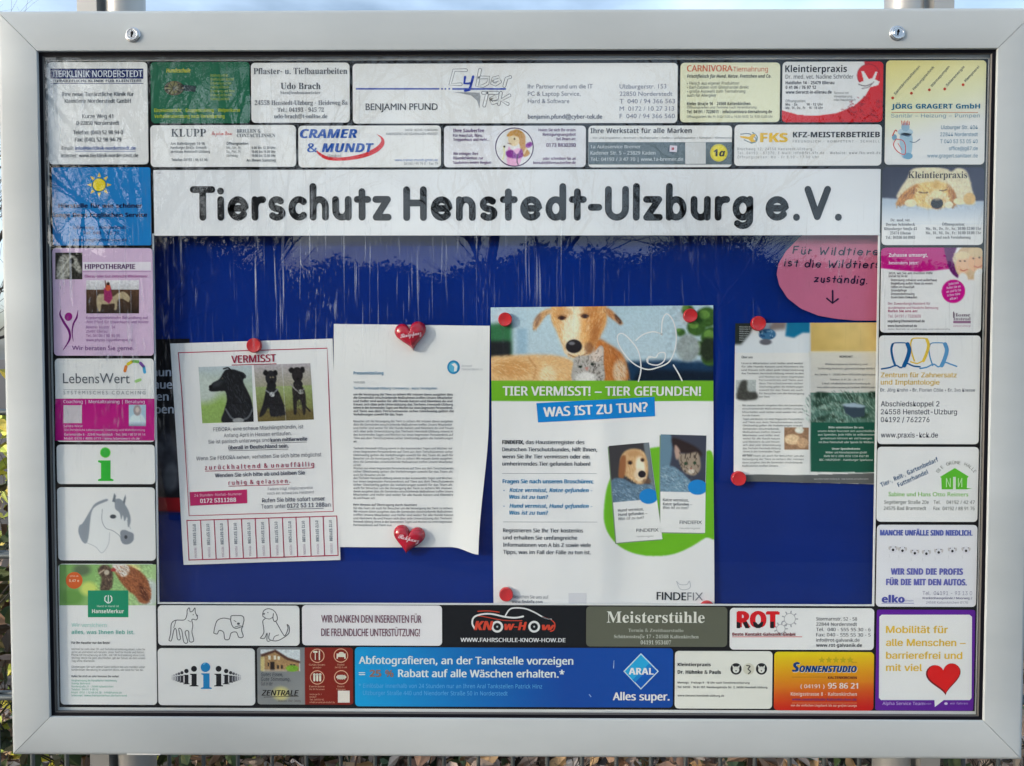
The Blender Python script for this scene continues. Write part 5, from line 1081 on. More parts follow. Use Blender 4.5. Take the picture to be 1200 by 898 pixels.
c.begin('lettering'); W_=(238,216,206); c.T(938,806.4,'( 04191 )',4.4,'n',W_,w=28,b=.05); c.T(970,806.8,'95 86 21',6.4,'n',W_,w=35,b=.10); c.T(926.5,815.2,'Königsstrasse 8 · Kaltenkirchen',4.1,'b',(236,200,180),w=78); c.T(928,821,'www.sonnenstudio-kaltenkirchen.de',3.1,'b',(110,50,100),w=76,b=.05); c.rect(928,823.7,1004,824.2,(230,150,90),5); c.T(926.5,827.8,'von der einfachen Liegebank bis zur großen Lounge',2.5,'b',(236,190,170),w=78); c.end()
# ------------------------------------------------------------ papers on the blue pinboard
PB = .0308
def sm(x, a, b):
    t = np.clip((x-a)/(b-a), 0, 1); return t*t*(3-2*t)
def lerpq(q):
    q = np.array(q, float)
    return lambda u, v: (q[0]*(1-u)[:,None]+q[1]*u[:,None])*(1-v)[:,None]+(q[3]*(1-u)[:,None]+q[2]*u[:,None])*v[:,None]
PGRP = 'papers pinned on the blue board'

# dark poster half hidden by the left column
s = Sheet('poster', 'dark poster with white lettering and red stripe, half hidden behind the missing dog notice', 'poster', PB-.0003, (215,490), PGRP, None, M_PAPER)
cv = Canvas(158,396,272,604,(20,20,27),1.5); cv.ell(195,540,24,34,(58,58,66),10); cv.ell(200,560,8,16,(88,88,94),4); cv.ell(186,530,6,12,(76,76,84),4); cv.noise(12,5,5,3,(158,505,272,582)); cv.grad(158,583,158,600,(150,12,26),(140,10,24),1,(158,583,272,600)); cv.grad(158,600,158,604,(8,30,92),(8,30,92),1,(158,600,272,604))
s.begin('sheet'); s.grid(lerpq([(160,398),(222,397),(222,603),(160,604)]),70,110,cv,0,.0002); s.begin('lettering')
for x,y,t in ((154,441,'Gesinnung'),(158,455.5,'Vertrauen'),(166,469.5,'leben'),(166,484.5,'geben')): s.T(204 if 0 else {441:208,455.5:209,469.5:197,484.5:203}[y],y,t,9.4,'n',(178,182,196),al='r',b=.09)
s.end()

# missing dog notice
w1 = lambda X, Z: .0006+.0022*np.exp(-((X+.415)/.03)**2)*0+.0028*sm(-Z,.10,.23)*(.4+.6*sm(-X,.30,.43))
s = Sheet('missing_dog_notice', 'white missing dog notice with dark red border, two black dog photographs and tear-off strips', 'notice', PB-.0009, (300,530), PGRP, w1, M_PAPER); s.ang = 2.0
Q = lerpq([(199.6,402.8),(389.7,397),(399.3,656),(216.5,661.3)]); s.begin('sheet'); s.grid(Q,30,40,(224,224,232),0,.0002)
MR=(168,36,74)
def QP(u,v): return tuple(Q(np.array([u]),np.array([v]))[0])
# page coordinates: u 0..190, v 0..258 (about photo px)
def P1(x,y): return QP((x)/190.,(y)/259.)
s.begin('border_rule'); 
s.stroke([P1(9,11),P1(183.5,11),P1(183.5,58),P1(183.5,202),P1(10,202),P1(10,58),P1(9,11)],1.1,MR,4)
s.begin('photograph','photo of a black dog looking left over green grass'); 
cv=Canvas(0,0,64,66,(176,186,196),3); cv.grad(0,0,0,66,(176,188,196),(150,168,110)); cv.ell(14,52,24,20,(140,170,92),14); cv.ell(4,26,20,16,(186,196,190),10)
cv.poly([(12,24),(16,19),(24,15),(29,8),(33,4),(42,4),(50,7),(57,12),(53,18),(58,30),(62,40),(64,54),(64,66),(26,66),(28,52),(32,40),(31,30),(26,29),(14,29),(11,27)],(26,27,32),.6,1,True)
cv.fur([(30,10),(48,9),(57,30),(62,54),(62,64),(32,62),(35,32)],330,3.2,70,[(52,55,62),(18,18,22),(36,38,44),(70,74,82)],.5,seed=3); cv.ell(22,20,7,3,(60,64,70),3,-25,.6); cv.ell(13,23.5,2,2,(12,12,14),.8); cv.line([(30,3),(36,2),(40,7)],1.6,(16,16,20)); cv.line([(46,6),(54,9),(56,14)],1.4,(50,52,58)); cv.line([(30,50),(36,60),(42,63)],2,(90,94,100)); cv.line([(64,50),(58,60),(52,63)],2,(90,94,100)); cv.ell(45,64,7,3,(150,152,154),.8); cv.noise(6,1.5,1.5,3); cv.ell(28,14,1.2,1,(70,66,60),.4)
s_quad=lambda a,b,c_,d: [P1(*a),P1(*b),P1(*c_),P1(*d)]
def photo_on(cv_, a, b, c_, d, w_, h_, step=.7):
    q=np.array([P1(*a),P1(*b),P1(*c_),P1(*d)]); f=lerpq(q); nu=int(w_/step); nv=int(h_/step)
    u,v=np.meshgrid(np.linspace(0,1,nu+1),np.linspace(0,1,nv+1)); B=px2b(f(u.ravel(),v.ravel()),s.y); i=np.arange((nu+1)*(nv+1)).reshape(nv+1,nu+1)
    s.add(B,[np.stack([i[:-1,:-1],i[1:,:-1],i[1:,1:],i[:-1,1:]],-1).reshape(-1,4)],cv_.at(np.stack([u.ravel()*w_,v.ravel()*h_],1)),3)
photo_on(cv,(31.5,28.5),(94,28.5),(93,94.5),(32,94.5),64,66)
s.begin('photograph','pair of photos of a black dog sitting and standing on grass')
cv=Canvas(0,0,66,66,(160,150,156),3); cv.grad(0,0,0,66,(170,164,170),(116,116,60)); cv.grad(0,26,0,60,(140,160,100),(110,110,60),.8,(0,26,66,66)); cv.ell(16,62,30,9,(104,92,52),4); cv.ell(50,62,26,9,(100,88,52),4)
cv.poly([(12,30),(14,26),(22,28),(26,30),(31,44),(33,58),(28,60),(16,60),(14,50),(8,58),(2,60),(8,44)],(30,29,33),.5,1,True); cv.ell(19,16,6.5,9,(34,33,38),.6); cv.ell(19,25,5.5,5,(28,27,32),.6); cv.poly([(10,10),(13,6),(16,9),(13,13)],(20,20,24),.5,1,True); cv.poly([(22,8),(26,7),(27,12),(24,13)],(20,20,24),.5,1,True); cv.line([(12,30),(19,34),(26,29)],1.6,(120,122,128)); cv.ell(19,35,3.1,2.8,(186,188,190),.5)
cv.grad(33,0,33.8,0,(190,190,194),(150,146,150),.6,(32.8,0,33.6,66))
cv.poly([(44,26),(54,26),(58,36),(57,56),(54,60),(52,44),(48,44),(46,58),(43,58),(43,40)],(38,34,34),.5,1,True); cv.ell(50,13,6.5,9,(36,32,34),.6); cv.ell(50,24,5.5,5,(34,31,33),.6); cv.poly([(40,7),(44,4),(47,8),(43,11)],(26,24,27),.5,1,True); cv.poly([(54,5),(58,4),(59,9),(56,11)],(26,24,27),.5,1,True); cv.line([(42,24),(49,32),(57,30)],1.6,(140,136,134)); cv.ell(53,33,3.6,2.8,(150,150,146),.5); cv.fur([(12,30),(26,30),(33,58),(14,58)],120,2.6,80,[(56,56,62),(22,22,26)],.5,seed=4); cv.fur([(44,26),(55,26),(57,56),(45,56)],120,2.6,80,[(66,60,58),(26,24,26)],.5,seed=5); cv.ell(18.5,15,1,1,(120,110,90),.5); cv.ell(21.5,15,1,1,(120,110,90),.5); cv.ell(19.5,20,2,1.5,(14,14,16),.6); cv.ell(50,18,2,1.6,(14,14,16),.6); cv.line([(57,50),(62,56)],2,(40,36,34)); cv.noise(9,1.2,1.2,6)
photo_on(cv,(96.5,28),(163,28),(164.5,94),(98,94.5),66,66)
def t1(x,y,t,h,**k): p=P1(x,y); s.T(p[0],p[1],t,h,**k)
s.begin('heading'); t1(96.5,25,'VERMISST',8.6,font='n',col=(150,34,64),w=52,al='c',b=.08); s.stroke([P1(71,27.4),P1(123,27.4)],1,(150,34,64),8)
s.begin('lettering'); TX=(88,90,104)
t1(98,104,'FEDORA, eine scheue Mischlingshündin, ist',4.4,font='i',col=TX,w=106,al='c'); t1(97,111.5,'Anfang April in Hessen entlaufen.',4.4,font='i',col=TX,w=80,al='c')
t1(38,118.5,'Sie ist panisch unterwegs und',4.4,font='i',col=TX,w=72); t1(112,118.5,'kann mittlerweile',4.4,font='i',col=TX,w=43,b=.1); s.stroke([P1(112,120),P1(155,120)],.6,TX,8); t1(97,126,'überall in Deutschland sein.',4.6,font='i',col=TX,w=71,al='c',b=.1); s.stroke([P1(61.5,127.6),P1(132.5,127.6)],.6,TX,8)
t1(97,137.5,'Wenn Sie FEDORA sehen, verhalten Sie sich bitte möglichst',4.6,font='i',col=TX,w=148,al='c')
t1(97,148.8,'z u r ü c k h a l t e n d  &  u n a u f f ä l l i g',5.2,font='n',col=(160,60,90),w=129,al='c',b=.08); s.stroke([P1(32,150.6),P1(162,150.6)],.8,(160,60,90),8)
t1(97,158,'Wenden Sie sich bitte ab und bleiben Sie',4.6,font='i',col=TX,w=106,al='c',b=.08); t1(96,167.3,'r u h i g  &  g e l a s s e n .',5,font='n',col=(160,60,90),w=73,al='c',b=.08); s.stroke([P1(59,169),P1(132,169)],.8,(160,60,90),8)
t1(133,175,'Fedora trägt möglicherweise',3.2,font='i',col=(120,122,134),w=53,al='c'); t1(133,180.2,'noch ein schwarzes Halsband',3.2,font='i',col=(120,122,134),w=55,al='c')
t1(136,189,'Rufen Sie bitte sofort unser',5,font='i',col=TX,w=74,al='c',b=.04); t1(97,196.3,'Team unter',5,font='i',col=TX,w=29); t1(128,196.3,'0172 53 11 288',5,font='i',col=TX,w=44,b=.08); s.stroke([P1(128,198),P1(172,198)],.7,TX,8); t1(173.5,196.3,'an',5,font='i',col=TX,w=7)
s.begin('magenta_label'); s.quad([P1(12,174.5),P1(81,173.5),P1(80.5,189.5),P1(12,190.5)],(178,34,96),5); t1(46,179.8,'24 Stunden-Notfall-Nummer',2.9,font='i',col=(230,180,204),w=56,al='c'); t1(45.5,187.4,'0172 5311288',4.8,font='i',col=(238,214,226),w=42,al='c',b=.10)
s.begin('strip_rule'); x0_,x1_=6.5,189.5
s.stroke([P1(7,207.5),P1(187,207.5)],1.1,MR,4); s.stroke([P1(7,253.5),P1(187,253.5)],1.2,MR,4)
for k in range(12):
    x=7+k*16.4; s.begin('tear_off_strip') if k < 11 else None; s.stroke([P1(x,207.5),P1(x,253.5)],1.1,MR,5)
    if k < 11:
        p=P1(x+6.8,212); s.T(p[0],p[1],'0172 5311288',3.4,'b',(110,120,134),w=25,ang=-88,lv=8); s.T(P1(x+7.2,239.5)[0],P1(x+7.2,239.5)[1],'FEDORA',2.6,'n',(150,120,150),w=12,ang=-88,lv=8)
s.end()

# typed letter
w2 = lambda X, Z: .0006+.0100*sm(X,-.09,-.03)*sm(-Z,.03,.22)+.0010*np.sin(X*30)*sm(-Z,0,.2)
s = Sheet('typed_letter', 'white typed letter with blue round crest held by two red heart magnets', 'letter', PB-.0021, (481,510), PGRP, w2, M_PAPER); s.ang = 0
def f2(u,v):
    xr = 574-2.5*v-10.5*sm(v,.40,1.0); xl = 391.3-.6*v; x = xl+(xr-xl)*u
    yb = 641.2+7.2*sm(u,.80,1.0)**1.3; yt = 379.8+2.2*u; return np.stack([x, yt+(yb-yt)*v],1)
s.begin('sheet'); s.grid(f2,50,60,(228,228,230),0,.0002)
s.begin('crest'); s.ell(531.5,430.5,7.4,8,(40,128,176),4); s.ell(531.5,430.5,5.4,6,(90,170,204),5); s.poly([(529,427),(533,425.5),(536,429),(535,435),(532,435.5),(532.5,430)],(230,238,242),6); s.T(541,430,'DEUTSCHER',2,'n',(150,154,164),w=12); s.T(541,434,'TIERSCHUTZBUND E.V.',2,'n',(150,154,164),w=25)
s.begin('heading'); s.T(414.5,439,'Pressemitteilung',3.6,'b',(60,120,156),w=35); s.T(414.5,449.3,'16.03.2020',2.6,'n',(100,110,124),w=13); s.T(414.5,456.4,'Tierheim Henstedt-Ulzburg: Coronavirus - keine Tierabgaben',2.9,'n',(70,120,156),w=98,b=.05)
s.begin('lettering'); PR=random.Random(5)
WDS='das Tierheim Henstedt-Ulzburg nimmt in den kommenden Tagen und Wochen nur einen begrenzten Personenkreis auf Tiere aus dem Tierschutzverein sicher Gleichzeitig gelten die Vorkehrungen sowohl für das Team als auch für Besucher um die Versorgung der Tiere zu sichern Wir müssen davon ausgehen dass die Gemeinden einschränkende Maßnahmen treffen Unsere Mitarbeiter und Helfer sind weiter für alle Hunde Katzen und Kleintiere da und freuen sich über jede Unterstützung'.split()
def para(x,y,n,w_,lw,h,col,b=0,dy=3.95,sheet=None,font='n',last=.6):
    sh=sheet or s; i=PR.randrange(len(WDS))
    for k in range(n):
        ww=w_*(last if k==n-1 else 1); t=''
        while len(t) < lw*(last if k==n-1 else 1): t+=WDS[i%len(WDS)]+' '; i+=1
        sh.T(x,y+k*dy,t.strip(),h,font,col,w=ww-PR.random()*2,b=b)
para(414.3,463.5,7,118,66,2.55,(70,72,84),.09,3.9,last=.5)
para(414.3,494.8,7,118,68,2.45,(90,94,106),.03,3.95,last=.04)
para(414.3,526.5,6,118,68,2.45,(88,92,104),.03,3.95,last=.09)
para(414.3,549.8,3,118,68,2.45,(88,92,104),.03,3.9,last=.32)
para(414.3,561.3,7,118,68,2.45,(84,88,100),.04,3.9,last=.22)
s.T(414.3,592.5,'Kein Hinweis auf Übertragung durch Haustiere',2.5,'b',(70,72,84),w=75)
para(414.3,596.5,6,118,68,2.45,(84,88,100),.04,3.95,last=.4); s.end()

# big folded leaflet
w3 = lambda X, Z: .0008+.0018*np.exp(-((X-.115)/.02)**2)+.0035*sm(-Z,.10,.26)*np.sin((X+.05)*16)**2
s = Sheet('folded_poster', 'large white folded poster with dog and kitten photograph, green banner and blue label', 'poster', PB-.0010, (706,534), PGRP, w3, M_PAPER)
D = 2.0; cv = Canvas(573,355,838,720,(224,224,230),D)
cv.grad(575,358,575,448,(176,200,212),(186,204,214),1,(573,355,838,448))
cv.poly([(573,380),(600,378),(600,418),(573,418)],(52,110,72),2); cv.poly([(573,400),(599,400),(599,420),(573,420)],(34,36,40),2); cv.poly([(606,385),(618,385),(618,416),(606,416)],(150,180,200),2)
cv.poly([(730,424),(780,422),(840,424),(840,448),(725,448)],(26,54,84),2); cv.poly([(750,432),(840,436),(840,448),(740,448)],(18,30,46),2)
for x,y,r_ in ((828,372,13),(816,384,11),(834,395,13),(806,364,7),(820,408,9),(832,420,10),(798,390,5)): cv.ell(x,y,r_,r_*.9,(60,96,42),3); cv.ell(x-3,y-3,r_*.5,r_*.4,(104,146,66),2)
cv.ell(830,410,10,14,(40,50,36),4); cv.ell(806,408,14,16,(150,160,160),4); cv.noise(8,3,3,4,(780,355,838,430))
TAN=(216,160,100)
cv.poly([(573,421),(590,417),(640,416),(664,420),(680,432),(690,450),(573,450)],(222,178,126),1.5,1,True); cv.ell(600,432,22,10,(204,150,92),6); cv.line([(620,420),(628,432),(624,447)],2,(180,120,70),2,.6); cv.ell(642,440,10,12,(234,206,166),4)
cv.poly([(700,398),(714,404),(728,414),(735,430),(733,448),(690,448),(694,420)],(186,112,56),1.5,1,True); cv.ell(726,436,8,14,(216,190,160),4)
cv.poly([(646,360),(652,354),(704,354),(710,364),(710,378),(704,392),(697,404),(692,414),(684,420),(673,420),(663,414),(658,402),(652,388),(646,374)],(222,168,106),1,1,True)
cv.poly([(664,356),(680,356),(678,376),(678,398),(690,414),(672,418),(660,404),(656,384)],(238,220,190),3,1,True); cv.poly([(690,360),(704,358),(709,376),(702,392),(694,404),(690,392),(688,376)],(186,118,62),3,.8,True)
cv.poly([(644,362),(634,366),(626,376),(625,386),(630,384),(640,370),(648,366)],(206,160,110),1,1,True); cv.poly([(628,372),(634,368),(632,378),(627,384)],(120,90,80),1,.7,True); cv.poly([(706,362),(714,362),(722,370),(729,378),(727,381),(720,376),(712,370)],(190,130,84),1,1,True); cv.poly([(720,368),(728,376),(727,380),(722,376)],(80,54,44),.8,1,True)
cv.fur([(646,360),(652,354),(704,354),(710,364),(710,378),(704,392),(697,404),(692,414),(684,420),(673,420),(663,414),(658,402),(652,388),(646,374)],1500,4,lambda x,y: 90+(x-676)*.9,[(236,196,140),(190,128,72),(246,222,186),(206,150,92),(228,180,122)],.42,seed=1)
cv.ell(668,388,7,18,(240,224,198),5,4,.75); cv.ell(697,392,5,16,(160,98,52),5,14,.7); cv.ell(676,380,5,16,(250,234,210),5,0,.55); cv.ell(668,412,6,4,(232,216,196),3,0,.7); cv.ell(680,362,5,9,(244,226,196),4,0,.5); cv.ell(660,366,9,5,(196,136,80),4,0,.5); cv.ell(690,363,9,5,(180,118,66),4,0,.5)
cv.fur([(573,421),(590,417),(640,416),(664,420),(680,432),(690,450),(573,450)],900,4.5,lambda x,y: 15+(y-430)*2,[(236,200,150),(196,146,92),(246,222,184),(214,164,108)],.4,seed=2)
cv.fur([(700,398),(714,404),(728,414),(735,430),(733,448),(690,448),(694,420)],500,4,70,[(206,134,78),(150,84,40),(226,170,116)],.45,seed=3); cv.fur([(644,362),(634,366),(626,376),(625,386),(630,384),(640,370),(648,366)],120,3,120,[(230,190,150),(160,110,70)],.5,seed=4); cv.fur([(706,362),(714,362),(722,370),(729,378),(720,376),(712,370)],90,3,50,[(160,100,60),(220,170,120)],.5,seed=5)
for x,y in ((658.5,373),(685.5,371)): cv.ell(x,y-1.5,6,2.4,(150,98,60),2,0,.8); cv.ell(x,y,4.2,2.4,(104,68,50),1); cv.ell(x,y,2.3,2.0,(52,36,38),.8); cv.line([(x-4.5,y),(x-1,y-2.4),(x+4.5,y-.4)],.9,(60,38,34),.6,.8)
cv.ell(672.5,406,9.5,8,(40,36,40),1.2); cv.ell(670,402.5,3.6,2,(110,110,118),1.2); cv.line([(666,415),(676,419),(688,414)],1.2,(110,78,62),1,.7); cv.ell(690,408,5,7,(110,70,50),3,0,.6)
cv.poly([(672,424),(676,418),(694,415),(702,406),(707,408),(707,424),(706,448),(672,448)],(170,166,162),.8,1,True); cv.poly([(690,420),(703,407),(706,410),(704,424)],(206,190,180),1,1,True); 
for k in range(26):
    x,y=rng.uniform(674,705),rng.uniform(416,447); cv.line([(x,y),(x+rng.uniform(-2,2),y+rng.uniform(2,5))],.9,(70,64,62),.5,.7)
cv.fur([(674,424),(678,418),(694,415),(706,408),(706,446),(674,447)],260,2.2,lambda x,y: 90+(x-688)*4,[(80,74,70),(214,208,202),(60,54,52),(190,180,172)],.6,seed=9); cv.ell(680,430,2,1.5,(40,50,44),.5); cv.ell(694,427,2,1.5,(40,50,44),.5); cv.poly([(685,431),(690,430),(688,435)],(190,130,120),.5); cv.ell(686,443,12,7,(226,224,222),3,0,.8); cv.noise(5,1.5,1.5,7,(573,355,838,447))
# green banner, green leaf field
cv.grad(573,447,573,470,(112,176,44),(106,172,40),1,(573,446.2,838,470.3))
cv.poly([(836,536),(822,530),(800,525),(770,524),(740,532),(722,548),(712,568),(708,590),(708,612),(716,630),(732,644),(756,651),(784,650),(806,642),(826,630),(840,624)],(106,178,36),.5,1,True)
s.begin('sheet'); s.grid(lerpq([(575,360.5),(835.6,358),(836.3,719),(578.5,719)]),330,450,cv,0,.0002)
s.begin('cat_outline','thin white line drawing of a cat\'s head'); ln=(232,240,244)
s.stroke([(748,447),(751,432),(748,412),(738,398),(729,391),(723.5,394),(725,404),(734,418),(745,428),(758,433),(770,431),(784,424),(791,408),(792,390),(788,375),(781,368),(776,376),(775,393)],1.5,ln,5,True)
s.stroke([(745,399),(754,392),(766,389),(776,392)],1.5,ln,5,True); s.stroke([(762,419),(758,421),(760,426),(770,428),(778,423),(779,414),(772,414),(768,419),(760,418),(759,424)],1.5,ln,5,True); s.stroke([(789,428),(795,438),(799,446)],1.5,ln,5,True)
s.begin('banner_lettering'); s.T(589,463.6,'TIER VERMISST! – TIER GEFUNDEN!',10.4,'n',(232,240,226),w=231,b=.10)
s.begin('blue_label'); s.quad([(628.5,472.5),(766.8,465.2),(767.5,487.8),(630.5,495.2)],(20,128,204),5); s.T(637,488.6,'WAS IST ZU TUN?',10.8,'n',(232,240,248),w=121,b=.12,ang=3)
s.begin('lettering'); T3=(74,78,88)
s.T(616,520.4,'das Haustierregister des',4.5,'n',T3,w=68.5,b=.06)
for i,(t,w_) in enumerate((('',0),('Deutschen Tierschutzbundes, hilft Ihnen,',111),('wenn Sie Ihr Tier vermissen oder ein',102),('umherirrendes Tier gefunden haben!',103))): s.T(588.5,520.4+i*8.4,t,4.5,'n',T3,w=w_,b=.06)
s.T(588.5,520.4,'FINDEFIX,',4.5,'n',(50,52,58),w=25,b=.12,lv=12); s.rect(588.5,554.6,699,555.1,(130,140,150),4); s.rect(589.5,611.2,699.5,611.7,(130,140,150),4)
B3=(40,128,178); s.T(589,566.2,'Fragen Sie nach unseren Broschüren:',4.6,'n',B3,w=106,b=.09)
for y,t,w_ in ((576.4,'Katze vermisst, Katze gefunden -',97),(584.4,'Was ist zu tun?',45),(594.8,'Hund vermisst, Hund gefunden -',97),(602.8,'Was ist zu tun?',45)): s.T(597,y,t,4.6,'it',B3,w=w_,b=.07)
s.T(590,576.2,'•',4,'n',B3); s.T(590,594.6,'•',4,'n',B3)
for i,(t,w_) in enumerate((('Registrieren Sie Ihr Tier kostenlos',94),('und erhalten Sie umfangreiche',87),('Informationen von A bis Z sowie viele',103),('Tipps, was im Fall der Fälle zu tun ist.',103))): s.T(589.5,623.4+i*8.4,t,4.5,'n',T3,w=w_,b=.05)
s.T(601,700.2,'Besuchen Sie uns auf',3.8,'n',(120,124,134),w=42); s.T(600,706,'www.findefix.com',3.8,'b',(120,124,134),w=36)
s.begin('brand_name'); s.T(769,702.4,'FINDE',9.4,'g',(50,54,60),w=34,b=.05); s.T(804.5,702.4,'FIX',9.4,'g',(120,124,132),w=18.5); s.stroke([(792,680),(796,684),(804,684),(807,680),(808,687),(803,690),(796,689),(792,680)],.7,(170,176,184),5,True)
s.begin('white_patch'); s.rect(666,694,687,706.5,(206,206,212),4)
def booklet(q, cvp, labels, tx):
    s.begin('booklet_picture', labels); q=np.array(q,float)
    s.quad(q+np.array([-1.2,1.2]),(120,140,110),3)
    nu,nv=int(np.hypot(*(q[1]-q[0]))/.7),int(np.hypot(*(q[3]-q[0]))/.7); u,v=np.meshgrid(np.linspace(0,1,nu+1),np.linspace(0,1,nv+1)); f=lerpq(q); B=px2b(f(u.ravel(),v.ravel()),s.y); i=np.arange((nu+1)*(nv+1)).reshape(nv+1,nu+1)
    s.add(B,[np.stack([i[:-1,:-1],i[1:,:-1],i[1:,1:],i[:-1,1:]],-1).reshape(-1,4)],cvp.at(np.stack([u.ravel()*56,v.ravel()*116],1)),5)
cv=Canvas(0,0,56,116,(226,227,231),2.5); cv.poly([(0,0),(56,0),(56,68),(0,68)],(60,58,62),.3); cv.poly([(48,0),(56,0),(56,60),(50,58)],(110,120,128),1); cv.grad(0,0,0,1,(0,0,0),(0,0,0),0)
cv.poly([(14,18),(22,8),(36,6),(48,12),(50,30),(46,44),(38,50),(28,44),(20,38),(16,34)],(206,166,120),1,1,True); cv.fur([(14,18),(22,8),(36,6),(48,12),(50,30),(46,44),(38,50),(28,44),(20,38),(16,34)],300,3,95,[(232,200,160),(176,130,84),(214,180,134)],.5,seed=3); cv.poly([(16,14),(12,24),(10,38),(16,40),(20,30),(22,14)],(150,96,60),1,1,True); cv.ell(40,28,6,12,(236,222,200),3); cv.ell(38,38,8,8,(226,204,176),3,0,.8); cv.ell(41,37,5,4.2,(34,30,36),1); cv.ell(27,22,3.4,2.6,(120,84,56),1.5); cv.ell(27,22.5,2.2,1.8,(46,34,32),.8); cv.ell(44,20,2.8,2.4,(120,84,56),1.5); cv.ell(44,20.5,1.8,1.7,(46,34,32),.8); cv.ell(46,46,6,3,(110,80,62),2,0,.7); cv.ell(33,12,9,4,(176,128,84),4,0,.6); cv.poly([(0,42),(14,40),(30,48),(50,50),(56,58),(56,68),(0,68)],(96,122,144),1,1,True); cv.fur([(0,44),(14,42),(30,50),(50,52),(56,60),(56,66),(0,66)],260,4,35,[(70,92,112),(170,190,204),(120,146,166)],.6,seed=4); cv.noise(12,1.5,1.5,5,(0,40,56,68)); cv.grad(0,68,0,69,(226,227,231),(226,227,231),1,(0,68,56,117)); cv.ell(46,64,12,9,(24,126,200),.5)
booklet([(713,522.5),(760.5,518.5),(776,631.5),(722,636)],cv,'booklet front with a pale dog',0)
s.T(724,599.5,'Hund vermisst,',3.2,'n',(90,94,100),w=30,b=.05,ang=3); s.T(724.3,604.5,'Hund gefunden –',3.2,'n',(90,94,100),w=34,b=.05,ang=3); s.T(724.6,609.3,'Was ist zu tun?',3.2,'it',(90,94,100),w=30,ang=3); s.T(745.5,623.5,'FINDEFIX',4,'g',(90,94,100),w=26,ang=2); s.T(746,629.5,'Haustierregister',1.9,'n',(140,144,150),w=20,ang=2)
cv=Canvas(0,0,56,116,(226,227,231),2.5); cv.poly([(0,0),(56,0),(56,68),(0,68)],(58,62,78),.3); cv.poly([(0,0),(12,0),(14,20),(10,40),(0,46)],(100,130,150),1,1,True); cv.poly([(14,4),(30,8),(46,16),(50,24),(30,22),(18,18)],(44,32,32),1.5,1,True)
cv.poly([(18,18),(24,22),(34,22),(44,20),(48,26),(49,40),(42,48),(32,46),(26,40),(22,30)],(150,134,118),1,1,True); cv.poly([(18,12),(24,20),(20,30),(17,20)],(180,150,136),1,1,True); 
for k in range(30):
    x,y=rng.uniform(22,48),rng.uniform(20,44); cv.line([(x,y),(x+rng.uniform(-2,3),y+rng.uniform(2,4))],.9,(60,50,44),.5,.7)
cv.ell(31,34,2,2,(50,70,50),.6); cv.ell(42,33,2,2,(50,70,50),.6); cv.ell(38,43,4,3,(206,196,186),1.5,0,.8); cv.ell(37.5,40,1.4,1,(150,96,90),.6); cv.line([(30,28),(31,22)],1,(50,40,36)); cv.line([(36,27),(37,21)],1,(50,40,36)); cv.line([(42,27),(44,21)],1,(50,40,36)); cv.poly([(0,40),(16,38),(30,48),(40,58),(40,68),(0,68)],(110,140,160),1,1,True); cv.fur([(0,42),(16,40),(30,50),(40,60),(38,66),(0,66)],200,4,35,[(80,104,124),(176,196,208),(130,156,174)],.6,seed=5); cv.noise(12,1.5,1.5,8,(0,36,40,68)); cv.grad(0,68,0,69,(226,227,231),(226,227,231),1,(0,68,56,117)); cv.ell(46,62,12,9,(24,126,200),.5)
booklet([(774,509),(828,510.5),(825.5,624),(773.5,623.5)],cv,'booklet front with a tabby kitten',0)
s.T(776.5,587,'Katze vermisst,',3.2,'n',(90,94,100),w=30,b=.05,ang=-1); s.T(776.5,591.8,'Katze gefunden –',3.2,'n',(90,94,100),w=34,b=.05,ang=-1); s.T(776.5,596,'Was ist zu tun?',3.2,'it',(90,94,100),w=30,ang=-1); s.T(796,613.6,'FINDEFIX',4,'g',(90,94,100),w=26); s.T(796,619.5,'Haustierregister',1.9,'n',(140,144,150),w=24)
s.end()

# pink round note
w4 = lambda X, Z: .0010+.004*sm(-Z,-.2,-.05)*sm(X,.36,.44)*0+.0035*sm(.40-X,0,.08)
s = Sheet('pink_note', 'pink rounded paper note with black handwriting and an arrow pointing down', 'note', PB-.0022, (980,320), PGRP, w4, M_PAPER)
pk = crom([(1046,262),(990,260),(955,266),(937,278),(920,295),(911,310),(909,322),(912,335),(922,350),(938,362),(960,370.5),(985,374.5),(1012,376),(1046,377)],True,5)
pl = np.array(pk); cy_ = 320.
def f4(u,v):
    y = 262+(375.8-262)*v; L_=np.interp(y, [262,266,278,295,310,322,335,350,362,370.5,374.5,376], [975,955,937,920,911,909,912,922,938,960,985,1005]); return np.stack([L_+(1046-L_)*u, y],1)
s.begin('sheet'); s.grid(f4,20,60,(190,106,138),0,.0003)
s.begin('handwriting'); H_=(44,34,66)
s.ST(927,298.5,'Für Wildtiere',9.2,1.4,H_,w=100,gap=.24,wob=.07,ang=-1,shear=.12); s.ST(917,313,'ist die Wildtiersta',9,1.4,H_,w=128,gap=.22,wob=.07,ang=-1,shear=.12); s.ST(953,331,'zuständig.',8.8,1.4,H_,w=62,gap=.22,wob=.07,ang=-2,shear=.12)
s.stroke([(975,341),(975.3,355)],1.9,H_,8); s.stroke([(968.5,350),(975,355.5),(981.5,350.5)],1.9,H_,8); s.end()

